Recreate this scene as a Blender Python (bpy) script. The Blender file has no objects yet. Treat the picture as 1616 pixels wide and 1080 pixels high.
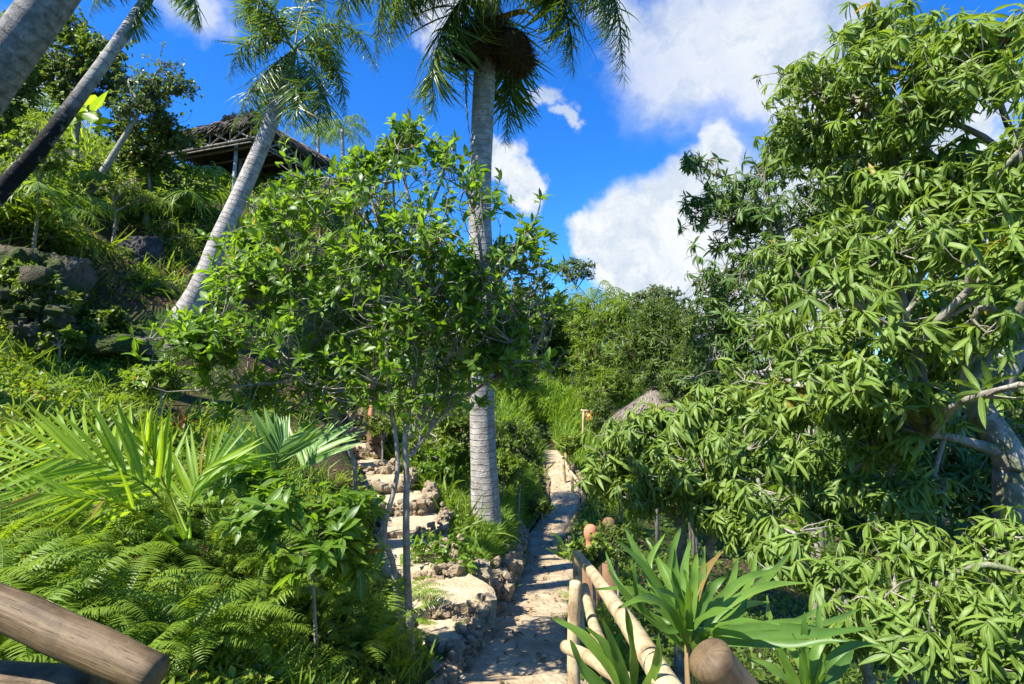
import bpy, math, random
import numpy as np
from mathutils import Vector
rng = np.random.default_rng(11)
random.seed(5)
PI = math.pi
# ---------------------------------------------------------------- camera, sky, sun
scn = bpy.context.scene
C = scn.collection
FPX = 900.0; PITCH = math.radians(4.0)
cam_d = bpy.data.cameras.new('camera'); cam = bpy.data.objects.new('camera', cam_d); C.objects.link(cam)
cam.location = (0, 0, 0); cam.rotation_euler = (PI/2 + PITCH, 0, 0)
cam_d.sensor_width = 36; cam_d.lens = 36*FPX/1616; cam_d.clip_start = 0.05; cam_d.clip_end = 2000
scn.camera = cam
FW = np.array([0, math.cos(PITCH), math.sin(PITCH)]); UP = np.array([0, -math.sin(PITCH), math.cos(PITCH)]); RT = np.array([1., 0, 0])
def P(px, py, d):
    return RT*((px-808)/FPX*d) + UP*((540-py)/FPX*d) + FW*d
def Pdir(px, py):
    v = P(px, py, 1.0); return v/np.linalg.norm(v)
SUN = np.array([-0.56, -0.36, 0.86]); SUN /= np.linalg.norm(SUN)
sl = bpy.data.lights.new('sun', 'SUN'); sl.energy = 5.0; sl.angle = math.radians(0.5); sl.color = (1.0, 0.95, 0.86)
so = bpy.data.objects.new('sun', sl); C.objects.link(so)
so.rotation_euler = Vector(SUN).to_track_quat('Z', 'Y').to_euler()
scn.view_settings.view_transform = 'Standard'; scn.view_settings.look = 'None'
scn.view_settings.exposure = 1.22; scn.view_settings.gamma = 1.0; scn.view_settings.use_curve_mapping = False
w = bpy.data.worlds.new('World'); scn.world = w; w.use_nodes = True
nt = w.node_tree; nt.nodes.clear()
def N(t, typ, **k):
    n = t.nodes.new(typ)
    for a, b in k.items(): setattr(n, a, b)
    return n
def mth(t, op, a, b=None, c=None, clamp=False):
    n = t.nodes.new('ShaderNodeMath'); n.operation = op; n.use_clamp = clamp
    for i, v in enumerate((a, b, c)):
        if v is None: continue
        if isinstance(v, (int, float)): n.inputs[i].default_value = v
        else: t.links.new(v, n.inputs[i])
    return n.outputs[0]
def mixc(t, f, a, b, mode='MIX'):
    n = t.nodes.new('ShaderNodeMix'); n.data_type = 'RGBA'; n.blend_type = mode
    for s, v in ((n.inputs[0], f), (n.inputs[6], a), (n.inputs[7], b)):
        if isinstance(v, (int, float)): s.default_value = v
        elif isinstance(v, (tuple, list)): s.default_value = tuple(v) + (1,)*(4-len(v))
        else: t.links.new(v, s)
    return n.outputs[2]
sky = N(nt, 'ShaderNodeTexSky', sky_type='NISHITA', sun_disc=False)
sky.sun_elevation = math.asin(SUN[2]); sky.sun_rotation = math.atan2(SUN[0], SUN[1]); sky.air_density = 1.0; sky.dust_density = 0.3; sky.ozone_density = 2.0
tc = N(nt, 'ShaderNodeTexCoord')
hs = N(nt, 'ShaderNodeHueSaturation'); hs.inputs['Saturation'].default_value = 1.35; hs.inputs['Value'].default_value = 1.0
nt.links.new(sky.outputs[0], hs.inputs['Color'])
skyc = mixc(nt, 1.0, hs.outputs[0], (0.42, 0.80, 1.22), 'MULTIPLY')
def wnoise(scale, detail, rough, vec):
    n = N(nt, 'ShaderNodeTexNoise'); n.inputs['Scale'].default_value = scale; n.inputs['Detail'].default_value = detail; n.inputs['Roughness'].default_value = rough
    nt.links.new(vec, n.inputs['Vector']); return n
def vmath(t, op, a, b=None, s=None):
    n = t.nodes.new('ShaderNodeVectorMath'); n.operation = op
    for i, v in enumerate((a, b)):
        if v is None: continue
        if isinstance(v, (tuple, list)): n.inputs[i].default_value = v
        else: t.links.new(v, n.inputs[i])
    if s is not None: n.inputs['Scale'].default_value = s
    return n
D0 = tc.outputs['Generated']
n1 = wnoise(7.0, 9.0, 0.60, D0)
dv = vmath(nt, 'SUBTRACT', n1.outputs['Color'], (0.5, 0.5, 0.5))
dv = vmath(nt, 'SCALE', dv.outputs[0], s=0.20)
D1 = vmath(nt, 'ADD', D0, dv.outputs[0]).outputs[0]
def cloudset(blobs, soft):
    cur = None
    for (px, py, r) in blobs:
        c = Pdir(px, py)
        dist = vmath(nt, 'DISTANCE', D1, tuple(float(q) for q in c)).outputs['Value']
        R = r/FPX*0.9
        m = N(nt, 'ShaderNodeMapRange', interpolation_type='SMOOTHSTEP')
        nt.links.new(dist, m.inputs[0]); m.inputs[1].default_value = R*(1+soft); m.inputs[2].default_value = R*(1-soft); m.inputs[3].default_value = 0; m.inputs[4].default_value = 1
        cur = m.outputs[0] if cur is None else mth(nt, 'MAXIMUM', cur, m.outputs[0])
    return cur
hard = cloudset([(1010, 385, 95), (1085, 335, 88), (1115, 268, 52), (950, 375, 60), (1000, 435, 80), (1140, 400, 160), (1290, 420, 110), (808, 278, 40), (1310, 290, 110), (1460, 290, 110), (1390, 240, 80), (1540, 180, 50), (1560, 560, 70), (1150, 520, 180)], 0.28)
softc = cloudset([(1100, 70, 115), (1250, 40, 120), (985, 55, 60), (1235, 95, 80), (1060, 105, 55), (1150, 120, 60), (690, 10, 48), (300, 5, 50), (868, 165, 20), (884, 200, 14), (20, 120, 60)], 0.45)
n2 = wnoise(4.0, 7.0, 0.6, D0)
softc = mth(nt, 'MULTIPLY', softc, mth(nt, 'ADD', mth(nt, 'MULTIPLY', n2.outputs['Fac'], 1.3), 0.15, clamp=True), clamp=True)
n3 = wnoise(9.0, 6.0, 0.6, D1)
shade = N(nt, 'ShaderNodeMapRange'); nt.links.new(n3.outputs['Fac'], shade.inputs[0])
shade.inputs[1].default_value = 0.36; shade.inputs[2].default_value = 0.58
ccol = mixc(nt, shade.outputs[0], (2.3, 2.85, 3.6), (4.1, 4.25, 4.4))
ccol2 = mixc(nt, shade.outputs[0], (2.0, 2.6, 3.5), (3.8, 4.0, 4.25))
o1 = mixc(nt, softc, skyc, ccol2); o2 = mixc(nt, hard, o1, ccol)
bg = N(nt, 'ShaderNodeBackground'); bg.inputs['Strength'].default_value = 0.10
nt.links.new(o2, bg.inputs['Color']); wo = N(nt, 'ShaderNodeOutputWorld'); nt.links.new(bg.outputs[0], wo.inputs[0])

# ---------------------------------------------------------------- mesh helpers (all quads, numpy)
class MB:
    def __init__(s): s.V = []; s.F = []; s.r = []; s.m = []; s.n = 0
    def add(s, V, F, rnd, mid):
        V = np.asarray(V, float).reshape(-1, 3); F = np.asarray(F, int).reshape(-1, 4)
        s.V.append(V); s.F.append(F+s.n); s.n += len(V)
        s.r.append(np.broadcast_to(rnd, (len(V),)).astype(float)); s.m.append(np.broadcast_to(mid, (len(V),)).astype(float))
    def mesh(s, name, mat, origin=(0, 0, 0), smooth=True):
        V = np.concatenate(s.V) - np.asarray(origin); F = np.concatenate(s.F)
        me = bpy.data.meshes.new(name)
        me.vertices.add(len(V)); me.vertices.foreach_set('co', V.astype(np.float32).ravel())
        me.loops.add(len(F)*4); me.loops.foreach_set('vertex_index', F.astype(np.int32).ravel())
        me.polygons.add(len(F)); me.polygons.foreach_set('loop_start', np.arange(0, len(F)*4, 4, dtype=np.int32))
        me.polygons.foreach_set('use_smooth', np.full(len(F), smooth))
        me.update(calc_edges=True)
        for nm, a in (('rnd', s.r), ('mid', s.m)):
            at = me.attributes.new(nm, 'FLOAT', 'POINT'); at.data.foreach_set('value', np.concatenate(a).astype(np.float32))
        me.materials.append(mat); return me
def link(name, me, parent=None, loc=(0, 0, 0)):
    o = bpy.data.objects.new(name, me); C.objects.link(o); o.location = tuple(float(q) for q in loc)
    if parent is not None: o.parent = parent
    return o
def tag(o, label, cat, group=None, kind=None):
    if label: o['label'] = label
    if cat: o['category'] = cat
    if group: o['group'] = group
    if kind: o['kind'] = kind
    return o
def thing(name, label, cat, loc, group=None):
    o = bpy.data.objects.new(name, None); C.objects.link(o); o.location = tuple(float(q) for q in loc); o.empty_display_size = 0.1
    return tag(o, label, cat, group)
def nrm(v): return v/np.maximum(np.linalg.norm(v, axis=-1, keepdims=True), 1e-9)
_ph = rng.uniform(0, 6.28, (3, 8, 3)); _dr = nrm(rng.normal(size=(8, 3)))
def nz(Pt, sc):                                   # cheap smooth noise, roughly -1..1
    Pt = np.asarray(Pt, float)*sc; r = 0
    for o in range(3):
        f = 2.1**o; a = 0
        for k in range(0, 8, 2):
            a = a + np.sin(Pt@_dr[k]*f*2.3+_ph[o, k, 0]+1.3*np.sin(Pt@_dr[k+1]*f*1.7+_ph[o, k+1, 1]))
        r = r + a/4*0.55**o
    return r/1.6
def frames(d, up):
    y = nrm(d); x = np.cross(y, up); l = np.linalg.norm(x, axis=-1, keepdims=True)
    x = np.where(l < 1e-4, np.array([1., 0, 0]), x/np.maximum(l, 1e-6)); z = np.cross(x, y)
    return np.stack([x, y, z], axis=-1)           # columns
def inst(mb, T, pos, R, s, rnd):
    V, F, mid = T; pos = np.asarray(pos); n = len(pos)
    if n == 0: return
    s = np.asarray(s, float); S = s if s.ndim == 2 else np.repeat(s.reshape(-1, 1), 3, 1)
    if len(S) == 1: S = np.repeat(S, n, 0)
    W = np.einsum('nij,nvj->nvi', R, V[None]*S[:, None, :]) + pos[:, None, :]
    FF = F[None] + (np.arange(n)*len(V))[:, None, None]
    mb.add(W.reshape(-1, 3), FF.reshape(-1, 4), np.repeat(rnd, len(V)), np.tile(mid, n))
def leafT(L, Wd, seg=4, fold=0.25, droop=0.6, p=0.9, tip=1.0, wave=0.0, base=0.15):
    V = []; mid = []; F = []; y = 0; z = 0
    for i in range(seg+1):
        t = i/seg
        if i: a = droop*(t-0.5/seg); y += math.cos(a)*L/seg; z -= math.sin(a)*L/seg
        ww = Wd*0.5*max(math.sin(PI*min(1, (t**p))*tip), 0.0)**0.8
        if i == 0: ww = Wd*0.5*base
        if i == seg: ww = Wd*0.02
        wv = wave*math.sin(t*11)*Wd
        V += [(-ww, y, z+fold*ww+wv), (0, y, z), (ww, y, z+fold*ww-wv)]; mid += [1, 0, 1]
        if i:
            b = i*3; F += [(b-3, b-2, b+1, b), (b-2, b-1, b+2, b+1)]
    return np.array(V), np.array(F), np.array(mid, float)
def tube(mb, pts, rad, ns=10, cap=True, bump=0.0, L0=0.0):
    pts = np.asarray(pts, float); rad = np.asarray(rad, float)
    if cap:
        a = nrm((pts[0]-pts[1])[None])[0]; b = nrm((pts[-1]-pts[-2])[None])[0]
        pts = np.concatenate([[pts[0]+a*rad[0]*.30], [pts[0]+a*rad[0]*.22], pts, [pts[-1]+b*rad[-1]*.22], [pts[-1]+b*rad[-1]*.30]])
        rad = np.concatenate([[rad[0]*.01, rad[0]*.72], rad, [rad[-1]*.72, rad[-1]*.01]])
    n = len(pts); t = np.gradient(pts, axis=0)
    if cap: t[0] = t[1] = t[2] = pts[3]-pts[2]; t[-1] = t[-2] = t[-3] = pts[-3]-pts[-4]
    t = nrm(t); ref = np.array([0, 0, 1.]) if abs(t[:, 2]).mean() < 0.8 else np.array([0, 1., 0])
    x = nrm(np.cross(t, ref)); z = np.cross(x, t)
    an = np.linspace(0, 2*PI, ns+1)[:-1] - PI/2
    rr = rad[:, None]*np.ones(ns)[None]
    ring = pts[:, None, :] + rr[..., None]*(np.cos(an)[None, :, None]*x[:, None, :]+np.sin(an)[None, :, None]*z[:, None, :])
    if bump: 
        nn = nz(ring.reshape(-1, 3), 2.2/max(rad.max(), .02)*0.35).reshape(n, ns)
        ring = pts[:, None, :] + (ring-pts[:, None, :])*(1+bump*nn[..., None])
    ln = np.concatenate([[0], np.cumsum(np.linalg.norm(np.diff(pts, axis=0), axis=1))])+L0
    i = np.arange(n-1)[:, None]*ns; j = np.arange(ns)[None]; j2 = (j+1) % ns
    F = np.stack([i+j, i+j2, i+ns+j2, i+ns+j], -1).reshape(-1, 4)
    mb.add(ring.reshape(-1, 3), F, np.tile(np.abs(np.linspace(-1, 1, ns)), n), np.repeat(ln, ns))
def twigs(mb, A, B, r0, r1, sag=0.1, ns=4, seg=4):
    A = np.asarray(A, float); B = np.asarray(B, float); n = len(A)
    if n == 0: return
    L = np.linalg.norm(B-A, axis=1, keepdims=True); off = rng.normal(size=(n, 3))*L*sag + np.array([0, 0, -1.])*L*sag*0.7
    t = np.linspace(0, 1, seg+1)[None, :, None]
    pts = A[:, None]*(1-t)+B[:, None]*t + off[:, None]*(4*t*(1-t)) + rng.normal(size=(n, seg+1, 3))*L[:, None]*0.015*(t > 0)*(t < 1)
    tg = nrm(B-A); fr = frames(tg, np.array([0.1, 0.2, 1.])[None].repeat(n, 0))
    an = np.arange(ns)/ns*2*PI
    r = np.asarray(r0).reshape(-1, 1)*(1-t[..., 0])+np.asarray(r1).reshape(-1, 1)*t[..., 0]
    r = np.broadcast_to(r, (n, seg+1))
    ring = pts[:, :, None] + r[..., None, None]*(np.cos(an)[None, None, :, None]*fr[:, None, None, :, 0]+np.sin(an)[None, None, :, None]*fr[:, None, None, :, 2])
    i = np.arange(seg)[:, None]*ns; j = np.arange(ns)[None]; j2 = (j+1) % ns
    F = np.stack([i+j, i+j2, i+ns+j2, i+ns+j], -1).reshape(-1, 4)
    FF = F[None]+(np.arange(n)*ns*(seg+1))[:, None, None]
    mb.add(ring.reshape(-1, 3), FF.reshape(-1, 4), 0.5, np.tile(np.repeat(np.linspace(0, 1, seg+1), ns), n))
def spline(pts, n):
    pts = np.asarray(pts, float); m = len(pts); pp = np.concatenate([[2*pts[0]-pts[1]], pts, [2*pts[-1]-pts[-2]]])
    out = []
    for u in np.linspace(0, m-1-1e-6, n):
        i = int(u); t = u-i; a, b, c, d = pp[i:i+4]
        out.append(0.5*((2*b)+(-a+c)*t+(2*a-5*b+4*c-d)*t*t+(-a+3*b-3*c+d)*t**3))
    return np.array(out)
# stone template
def stoneT(k, sd):
    g = np.linspace(-1, 1, k+1); V = []; F = []
    for ax in range(3):
        for sg in (-1, 1):
            b = len(V)
            for u in g:
                for v in g:
                    p = np.zeros(3); p[ax] = sg; p[(ax+1) % 3] = u; p[(ax+2) % 3] = v*sg; V.append(p)
            for i in range(k):
                for j in range(k):
                    a = b+i*(k+1)+j; F.append((a, a+k+1, a+k+2, a+1))
    V = np.array(V, float); V = V*0.6+nrm(V)*0.40
    V = V*(1+0.26*nz(V+sd*7.7, 0.9)[:, None]+0.12*(1-2*np.abs(nz(V+sd*3.1, 2.2)))[:, None])
    return V, np.array(F), np.zeros(len(V))
STONES = [stoneT(7, i) for i in range(6)]
def rrot(n, tilt=1.0):
    q = rng.normal(size=(n, 3))*tilt + np.array([0, 0, 1.0]); a = rng.uniform(0, 2*PI, n)
    return frames(np.stack([np.cos(a), np.sin(a), rng.normal(size=n)*0.2*tilt], -1), q)

# ---------------------------------------------------------------- materials
def mat_new(name):
    m = bpy.data.materials.new(name); m.use_nodes = True; t = m.node_tree; t.nodes.clear()
    o = N(t, 'ShaderNodeOutputMaterial'); return m, t, o
def attr(t, nm):
    a = N(t, 'ShaderNodeAttribute'); a.attribute_name = nm; return a.outputs['Fac']
def noise(t, vec, sc, det=5, rough=0.6, out='Fac'):
    n = N(t, 'ShaderNodeTexNoise'); n.inputs['Scale'].default_value = sc; n.inputs['Detail'].default_value = det; n.inputs['Roughness'].default_value = rough
    if vec is not None: t.links.new(vec, n.inputs['Vector'])
    return n.outputs[out]
def rng_map(t, v, a, b, c=0.0, d=1.0):
    m = N(t, 'ShaderNodeMapRange'); t.links.new(v, m.inputs[0])
    for i, q in enumerate((a, b, c, d)): m.inputs[i+1].default_value = q
    return m.outputs[0]
def leafmat(name, ca, cb, trans=0.42, rough=0.36, tcol=None, midc=None, old=(0.28, 0.19, 0.05), spec=0.38):
    m, t, o = mat_new(name); r = attr(t, 'rnd'); md = attr(t, 'mid')
    col = mixc(t, r, ca, cb)
    if old: col = mixc(t, mth(t, 'GREATER_THAN', r, 0.985), col, old)
    mc = midc or tuple(min(1, q*1.7+0.02) for q in cb)
    col = mixc(t, rng_map(t, md, 0.0, 0.22, 0.55, 0.0), col, mc)
    ob = N(t, 'ShaderNodeTexCoord').outputs['Object']
    col = mixc(t, rng_map(t, noise(t, ob, 30, 3), 0.3, 0.75, 0.0, 0.35), col, mixc(t, 1.0, col, (0.55, 0.6, 0.5), 'MULTIPLY'))
    p = N(t, 'ShaderNodeBsdfPrincipled'); t.links.new(col, p.inputs['Base Color']); p.inputs['Roughness'].default_value = rough
    p.inputs['Specular IOR Level'].default_value = spec
    tr = N(t, 'ShaderNodeBsdfTranslucent')
    tcx = mixc(t, 1.0, col, tcol or (1.9, 1.75, 0.7), 'MULTIPLY'); t.links.new(tcx, tr.inputs['Color'])
    mx = N(t, 'ShaderNodeMixShader'); mx.inputs[0].default_value = trans
    t.links.new(p.outputs[0], mx.inputs[1]); t.links.new(tr.outputs[0], mx.inputs[2]); t.links.new(mx.outputs[0], o.inputs[0]); return m
M = {}
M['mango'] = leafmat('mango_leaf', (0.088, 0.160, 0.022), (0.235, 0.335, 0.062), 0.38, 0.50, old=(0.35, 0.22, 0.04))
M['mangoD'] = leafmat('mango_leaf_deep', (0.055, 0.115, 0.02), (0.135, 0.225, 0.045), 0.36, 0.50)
M['small'] = leafmat('small_tree_leaf', (0.06, 0.135, 0.013), (0.19, 0.32, 0.035), 0.48, 0.40)
M['palm'] = leafmat('palm_leaflet', (0.0549, 0.1166, 0.0198), (0.1464, 0.2226, 0.036), 0.36, 0.36, spec=0.5)
M['young'] = leafmat('young_palm_leaflet', (0.19, 0.33, 0.02), (0.30, 0.43, 0.03), 0.55, 0.42)
M['youngb'] = leafmat('pale_palm_leaflet', (0.13, 0.25, 0.05), (0.25, 0.38, 0.12), 0.32, 0.36)
M['fern'] = leafmat('fern_frond', (0.0976, 0.1908, 0.0162), (0.2684, 0.371, 0.036), 0.45, 0.48)
M['strap'] = leafmat('strap_leaf', (0.075, 0.165, 0.025), (0.18, 0.30, 0.045), 0.40, 0.42, midc=(0.10, 0.22, 0.05))
M['cover'] = leafmat('ground_cover_leaf', (0.0793, 0.1484, 0.0135), (0.244, 0.3286, 0.036), 0.42, 0.5)
M['grass'] = leafmat('grass_blade', (0.1098, 0.2226, 0.018), (0.244, 0.3498, 0.045), 0.45, 0.5)
M['dull'] = leafmat('olive_leaf', (0.07, 0.13, 0.035), (0.17, 0.24, 0.09), 0.35, 0.40)
M['dark'] = leafmat('forest_leaf', (0.0488, 0.1007, 0.0135), (0.1464, 0.212, 0.0315), 0.38, 0.46)
M['bamboo'] = leafmat('bamboo_leaf', (0.1098, 0.2014, 0.018), (0.2074, 0.2968, 0.036), 0.45, 0.45)
M['banana'] = leafmat('broad_leaf', (0.12, 0.22, 0.02), (0.24, 0.34, 0.03), 0.5, 0.4)
M['red'] = leafmat('red_leaf', (0.12, 0.02, 0.03), (0.22, 0.06, 0.05), 0.3, 0.4, tcol=(1.5, 1, 1))
M['drygrass'] = leafmat('dry_fibre', (0.05, 0.035, 0.02), (0.13, 0.09, 0.05), 0.1, 0.8, tcol=(1, 1, 1), midc=(0.1, 0.07, 0.04), spec=0.1)
M['litter'] = leafmat('leaf_litter', (0.16, 0.09, 0.04), (0.30, 0.20, 0.09), 0.1, 0.7, tcol=(1, 1, 1), midc=(0.2, 0.13, 0.06), spec=0.2)
def bump(t, h, strength, dist, p):
    b = N(t, 'ShaderNodeBump'); b.inputs['Strength'].default_value = strength; b.inputs['Distance'].default_value = dist
    t.links.new(h, b.inputs['Height']); t.links.new(b.outputs[0], p.inputs['Normal'])
def barkmat(name, ca, cb, cc, rings=0.0, sc=6.0, char=None, moss=0.0):
    m, t, o = mat_new(name); ob = N(t, 'ShaderNodeTexCoord').outputs['Object']; ln = attr(t, 'mid')
    n1 = noise(t, ob, sc, 6, 0.65); n2 = noise(t, ob, sc*4, 5, 0.7)
    col = mixc(t, rng_map(t, n1, 0.38, 0.62), ca, cb)
    col = mixc(t, rng_map(t, n2, 0.52, 0.66, 0, 0.8), col, cc)
    h = n2
    if moss: col = mixc(t, rng_map(t, noise(t, ob, sc*0.6, 3), 0.5, 0.62, 0, moss), col, (0.09, 0.13, 0.03))
    if rings:
        wv = mth(t, 'SINE', mth(t, 'ADD', mth(t, 'MULTIPLY', ln, rings), mth(t, 'MULTIPLY', n1, 6.0)))
        rg = rng_map(t, wv, 0.65, 1.0, 0, .75)
        col = mixc(t, mth(t, 'MULTIPLY', rg, 0.45), col, tuple(q*0.35 for q in ca)); h = mth(t, 'SUBTRACT', n2, mth(t, 'MULTIPLY', rg, 0.5))
    if char:
        k = rng_map(t, mth(t, 'ADD', ln, mth(t, 'MULTIPLY', n1, 1.2)), char[0], char[1], 1.0, 0.0)
        col = mixc(t, mth(t, 'MULTIPLY', k, rng_map(t, n1, 0.30, 0.45)), col, (0.012, 0.011, 0.01))
    p = N(t, 'ShaderNodeBsdfPrincipled'); t.links.new(col, p.inputs['Base Color']); p.inputs['Roughness'].default_value = 0.85; p.inputs['Specular IOR Level'].default_value = 0.2
    bump(t, h, 0.7, 0.02, p); t.links.new(p.outputs[0], o.inputs[0]); return m
M['palmbark'] = barkmat('palm_bark', (0.26, 0.24, 0.21), (0.48, 0.45, 0.41), (0.10, 0.09, 0.075), rings=70, sc=7)
M['greybark'] = barkmat('speckled_palm_bark', (0.15, 0.14, 0.12), (0.32, 0.30, 0.27), (0.06, 0.055, 0.045), rings=50, sc=11)
M['charbark'] = barkmat('charred_palm_bark', (0.27, 0.25, 0.21), (0.38, 0.36, 0.32), (0.10, 0.09, 0.08), rings=34, sc=5, char=(3.1, 4.2))
M['mangobark'] = barkmat('mango_bark', (0.22, 0.19, 0.15), (0.42, 0.39, 0.33), (0.07, 0.06, 0.045), sc=9, moss=0.7)
M['bark'] = barkmat('grey_bark', (0.24, 0.205, 0.16), (0.44, 0.40, 0.34), (0.08, 0.07, 0.05), sc=16)
M['twig'] = barkmat('green_twig', (0.12, 0.12, 0.05), (0.20, 0.20, 0.09), (0.07, 0.06, 0.03), sc=20)
M['rachis'] = barkmat('frond_rachis', (0.10, 0.16, 0.04), (0.18, 0.24, 0.07), (0.07, 0.09, 0.03), sc=20)
def woodmat(name, ca, cb, cc, crack=0.8):
    m, t, o = mat_new(name); a = attr(t, 'rnd'); ln = attr(t, 'mid'); ob = N(t, 'ShaderNodeTexCoord').outputs['Object']
    cx = N(t, 'ShaderNodeCombineXYZ'); t.links.new(mth(t, 'MULTIPLY', a, 9.0), cx.inputs[0]); t.links.new(mth(t, 'MULTIPLY', ln, 2.2), cx.inputs[1])
    n1 = noise(t, cx.outputs[0], 1.6, 7, 0.65); n2 = noise(t, ob, 7, 5, 0.6)
    col = mixc(t, rng_map(t, n1, 0.35, 0.65), ca, cb)
    col = mixc(t, rng_map(t, n2, 0.50, 0.66, 0, 0.85), col, cc); col = mixc(t, rng_map(t, noise(t, ob, 26, 4, .7), 0.5, 0.7, 0, 0.45), col, cc)
    cr = rng_map(t, noise(t, cx.outputs[0], 4.0, 3, 0.5), 0.30, 0.36, crack, 0.0)
    col = mixc(t, cr, col, tuple(q*0.25 for q in ca))
    vo = N(t, 'ShaderNodeTexVoronoi'); vo.inputs['Scale'].default_value = 5.0; t.links.new(ob, vo.inputs['Vector'])
    kn = rng_map(t, vo.outputs['Distance'], 0.04, 0.11, 0.8, 0.0)
    col = mixc(t, kn, col, (0.05, 0.03, 0.015))
    p = N(t, 'ShaderNodeBsdfPrincipled'); t.links.new(col, p.inputs['Base Color']); p.inputs['Roughness'].default_value = 0.6; p.inputs['Specular IOR Level'].default_value = 0.3
    bump(t, mth(t, 'SUBTRACT', n1, cr), 0.5, 0.008, p); t.links.new(p.outputs[0], o.inputs[0]); return m
M['pole'] = woodmat('peeled_pole', (0.42, 0.31, 0.17), (0.60, 0.48, 0.29), (0.22, 0.15, 0.08))
M['poledark'] = woodmat('weathered_log', (0.09, 0.058, 0.026), (0.20, 0.138, 0.070), (0.045, 0.028, 0.013))
M['greywood'] = woodmat('grey_pole', (0.20, 0.17, 0.135), (0.32, 0.28, 0.23), (0.10, 0.08, 0.06))
M['paintwood'] = woodmat('pale_post', (0.36, 0.36, 0.38), (0.46, 0.46, 0.48), (0.2, 0.2, 0.2), 0.3)
def earthmat(name, cols, sc=3.0, rough=0.95, bs=0.6, moss=None, grit=True):
    m, t, o = mat_new(name); ob = N(t, 'ShaderNodeTexCoord').outputs['Object']
    n1 = noise(t, ob, sc, 8, 0.65); n2 = noise(t, ob, sc*9, 6, 0.7); n3 = noise(t, ob, sc*0.35, 4, 0.6)
    col = mixc(t, rng_map(t, n1, 0.36, 0.64), cols[0], cols[1])
    col = mixc(t, rng_map(t, n2, 0.50, 0.68, 0, 0.7), col, cols[2])
    if moss:
        col = mixc(t, rng_map(t, n3, 0.42, 0.56, 0, 0.9), col, mixc(t, n2, moss[0], moss[1]))
    vo = N(t, 'ShaderNodeTexVoronoi'); vo.inputs['Scale'].default_value = sc*14; t.links.new(ob, vo.inputs['Vector'])
    h = mth(t, 'ADD', mth(t, 'MULTIPLY', n1, 1.0), mth(t, 'MULTIPLY', n2, 0.5))
    if grit: h = mth(t, 'SUBTRACT', h, mth(t, 'MULTIPLY', vo.outputs['Distance'], 0.35))
    p = N(t, 'ShaderNodeBsdfPrincipled'); t.links.new(col, p.inputs['Base Color']); p.inputs['Roughness'].default_value = rough; p.inputs['Specular IOR Level'].default_value = 0.15
    bump(t, h, bs, 0.04, p); t.links.new(p.outputs[0], o.inputs[0]); return m
M['ground'] = earthmat('soil', [(0.05, 0.035, 0.02), (0.10, 0.06, 0.035), (0.03, 0.02, 0.012)], 1.6, moss=((0.02, 0.05, 0.008), (0.05, 0.10, 0.015)), bs=1.0)
M['path'] = earthmat('trodden_clay', [(0.30, 0.225, 0.135), (0.50, 0.40, 0.26), (0.20, 0.15, 0.09)], 1.7, bs=0.7)
M['step'] = earthmat('step_clay', [(0.40, 0.31, 0.19), (0.56, 0.46, 0.31), (0.25, 0.19, 0.12)], 2.6, bs=0.7)
M['rubble'] = earthmat('rubble_stone', [(0.30, 0.235, 0.15), (0.46, 0.37, 0.25), (0.16, 0.12, 0.07)], 7.0, bs=0.9)
M['rock'] = earthmat('hill_rock', [(0.085, 0.07, 0.05), (0.20, 0.17, 0.125), (0.03, 0.026, 0.02)], 5.0, moss=((0.03, 0.055, 0.012), (0.07, 0.10, 0.02)), bs=1.0)
M['darkrock'] = earthmat('dark_rock', [(0.05, 0.05, 0.052), (0.12, 0.12, 0.125), (0.02, 0.02, 0.02)], 5.0, bs=1.0)
M['terra'] = earthmat('terracotta', [(0.48, 0.19, 0.10), (0.58, 0.27, 0.15), (0.34, 0.12, 0.07)], 9.0, bs=0.25, grit=False, rough=0.75)
M['terrabrown'] = earthmat('brown_clay', [(0.16, 0.09, 0.05), (0.24, 0.14, 0.08), (0.08, 0.05, 0.03)], 9.0, bs=0.25, grit=False, rough=0.75)
M['orange'] = earthmat('orange_clay', [(0.70, 0.26, 0.06), (0.80, 0.36, 0.10), (0.5, 0.18, 0.05)], 9.0, bs=0.2, grit=False, rough=0.6)
def thatchmat():
    m, t, o = mat_new('thatch'); a = attr(t, 'rnd'); ob = N(t, 'ShaderNodeTexCoord').outputs['Object']
    n2 = noise(t, ob, 2.5, 5, 0.6)
    col = mixc(t, a, (0.085, 0.072, 0.058), (0.24, 0.205, 0.165)); col = mixc(t, rng_map(t, n2, 0.5, 0.7, 0, 0.6), col, (0.10, 0.085, 0.065))
    p = N(t, 'ShaderNodeBsdfPrincipled'); t.links.new(col, p.inputs['Base Color']); p.inputs['Roughness'].default_value = 0.9; p.inputs['Specular IOR Level'].default_value = 0.1
    t.links.new(p.outputs[0], o.inputs[0]); return m
M['thatch'] = thatchmat()

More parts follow.
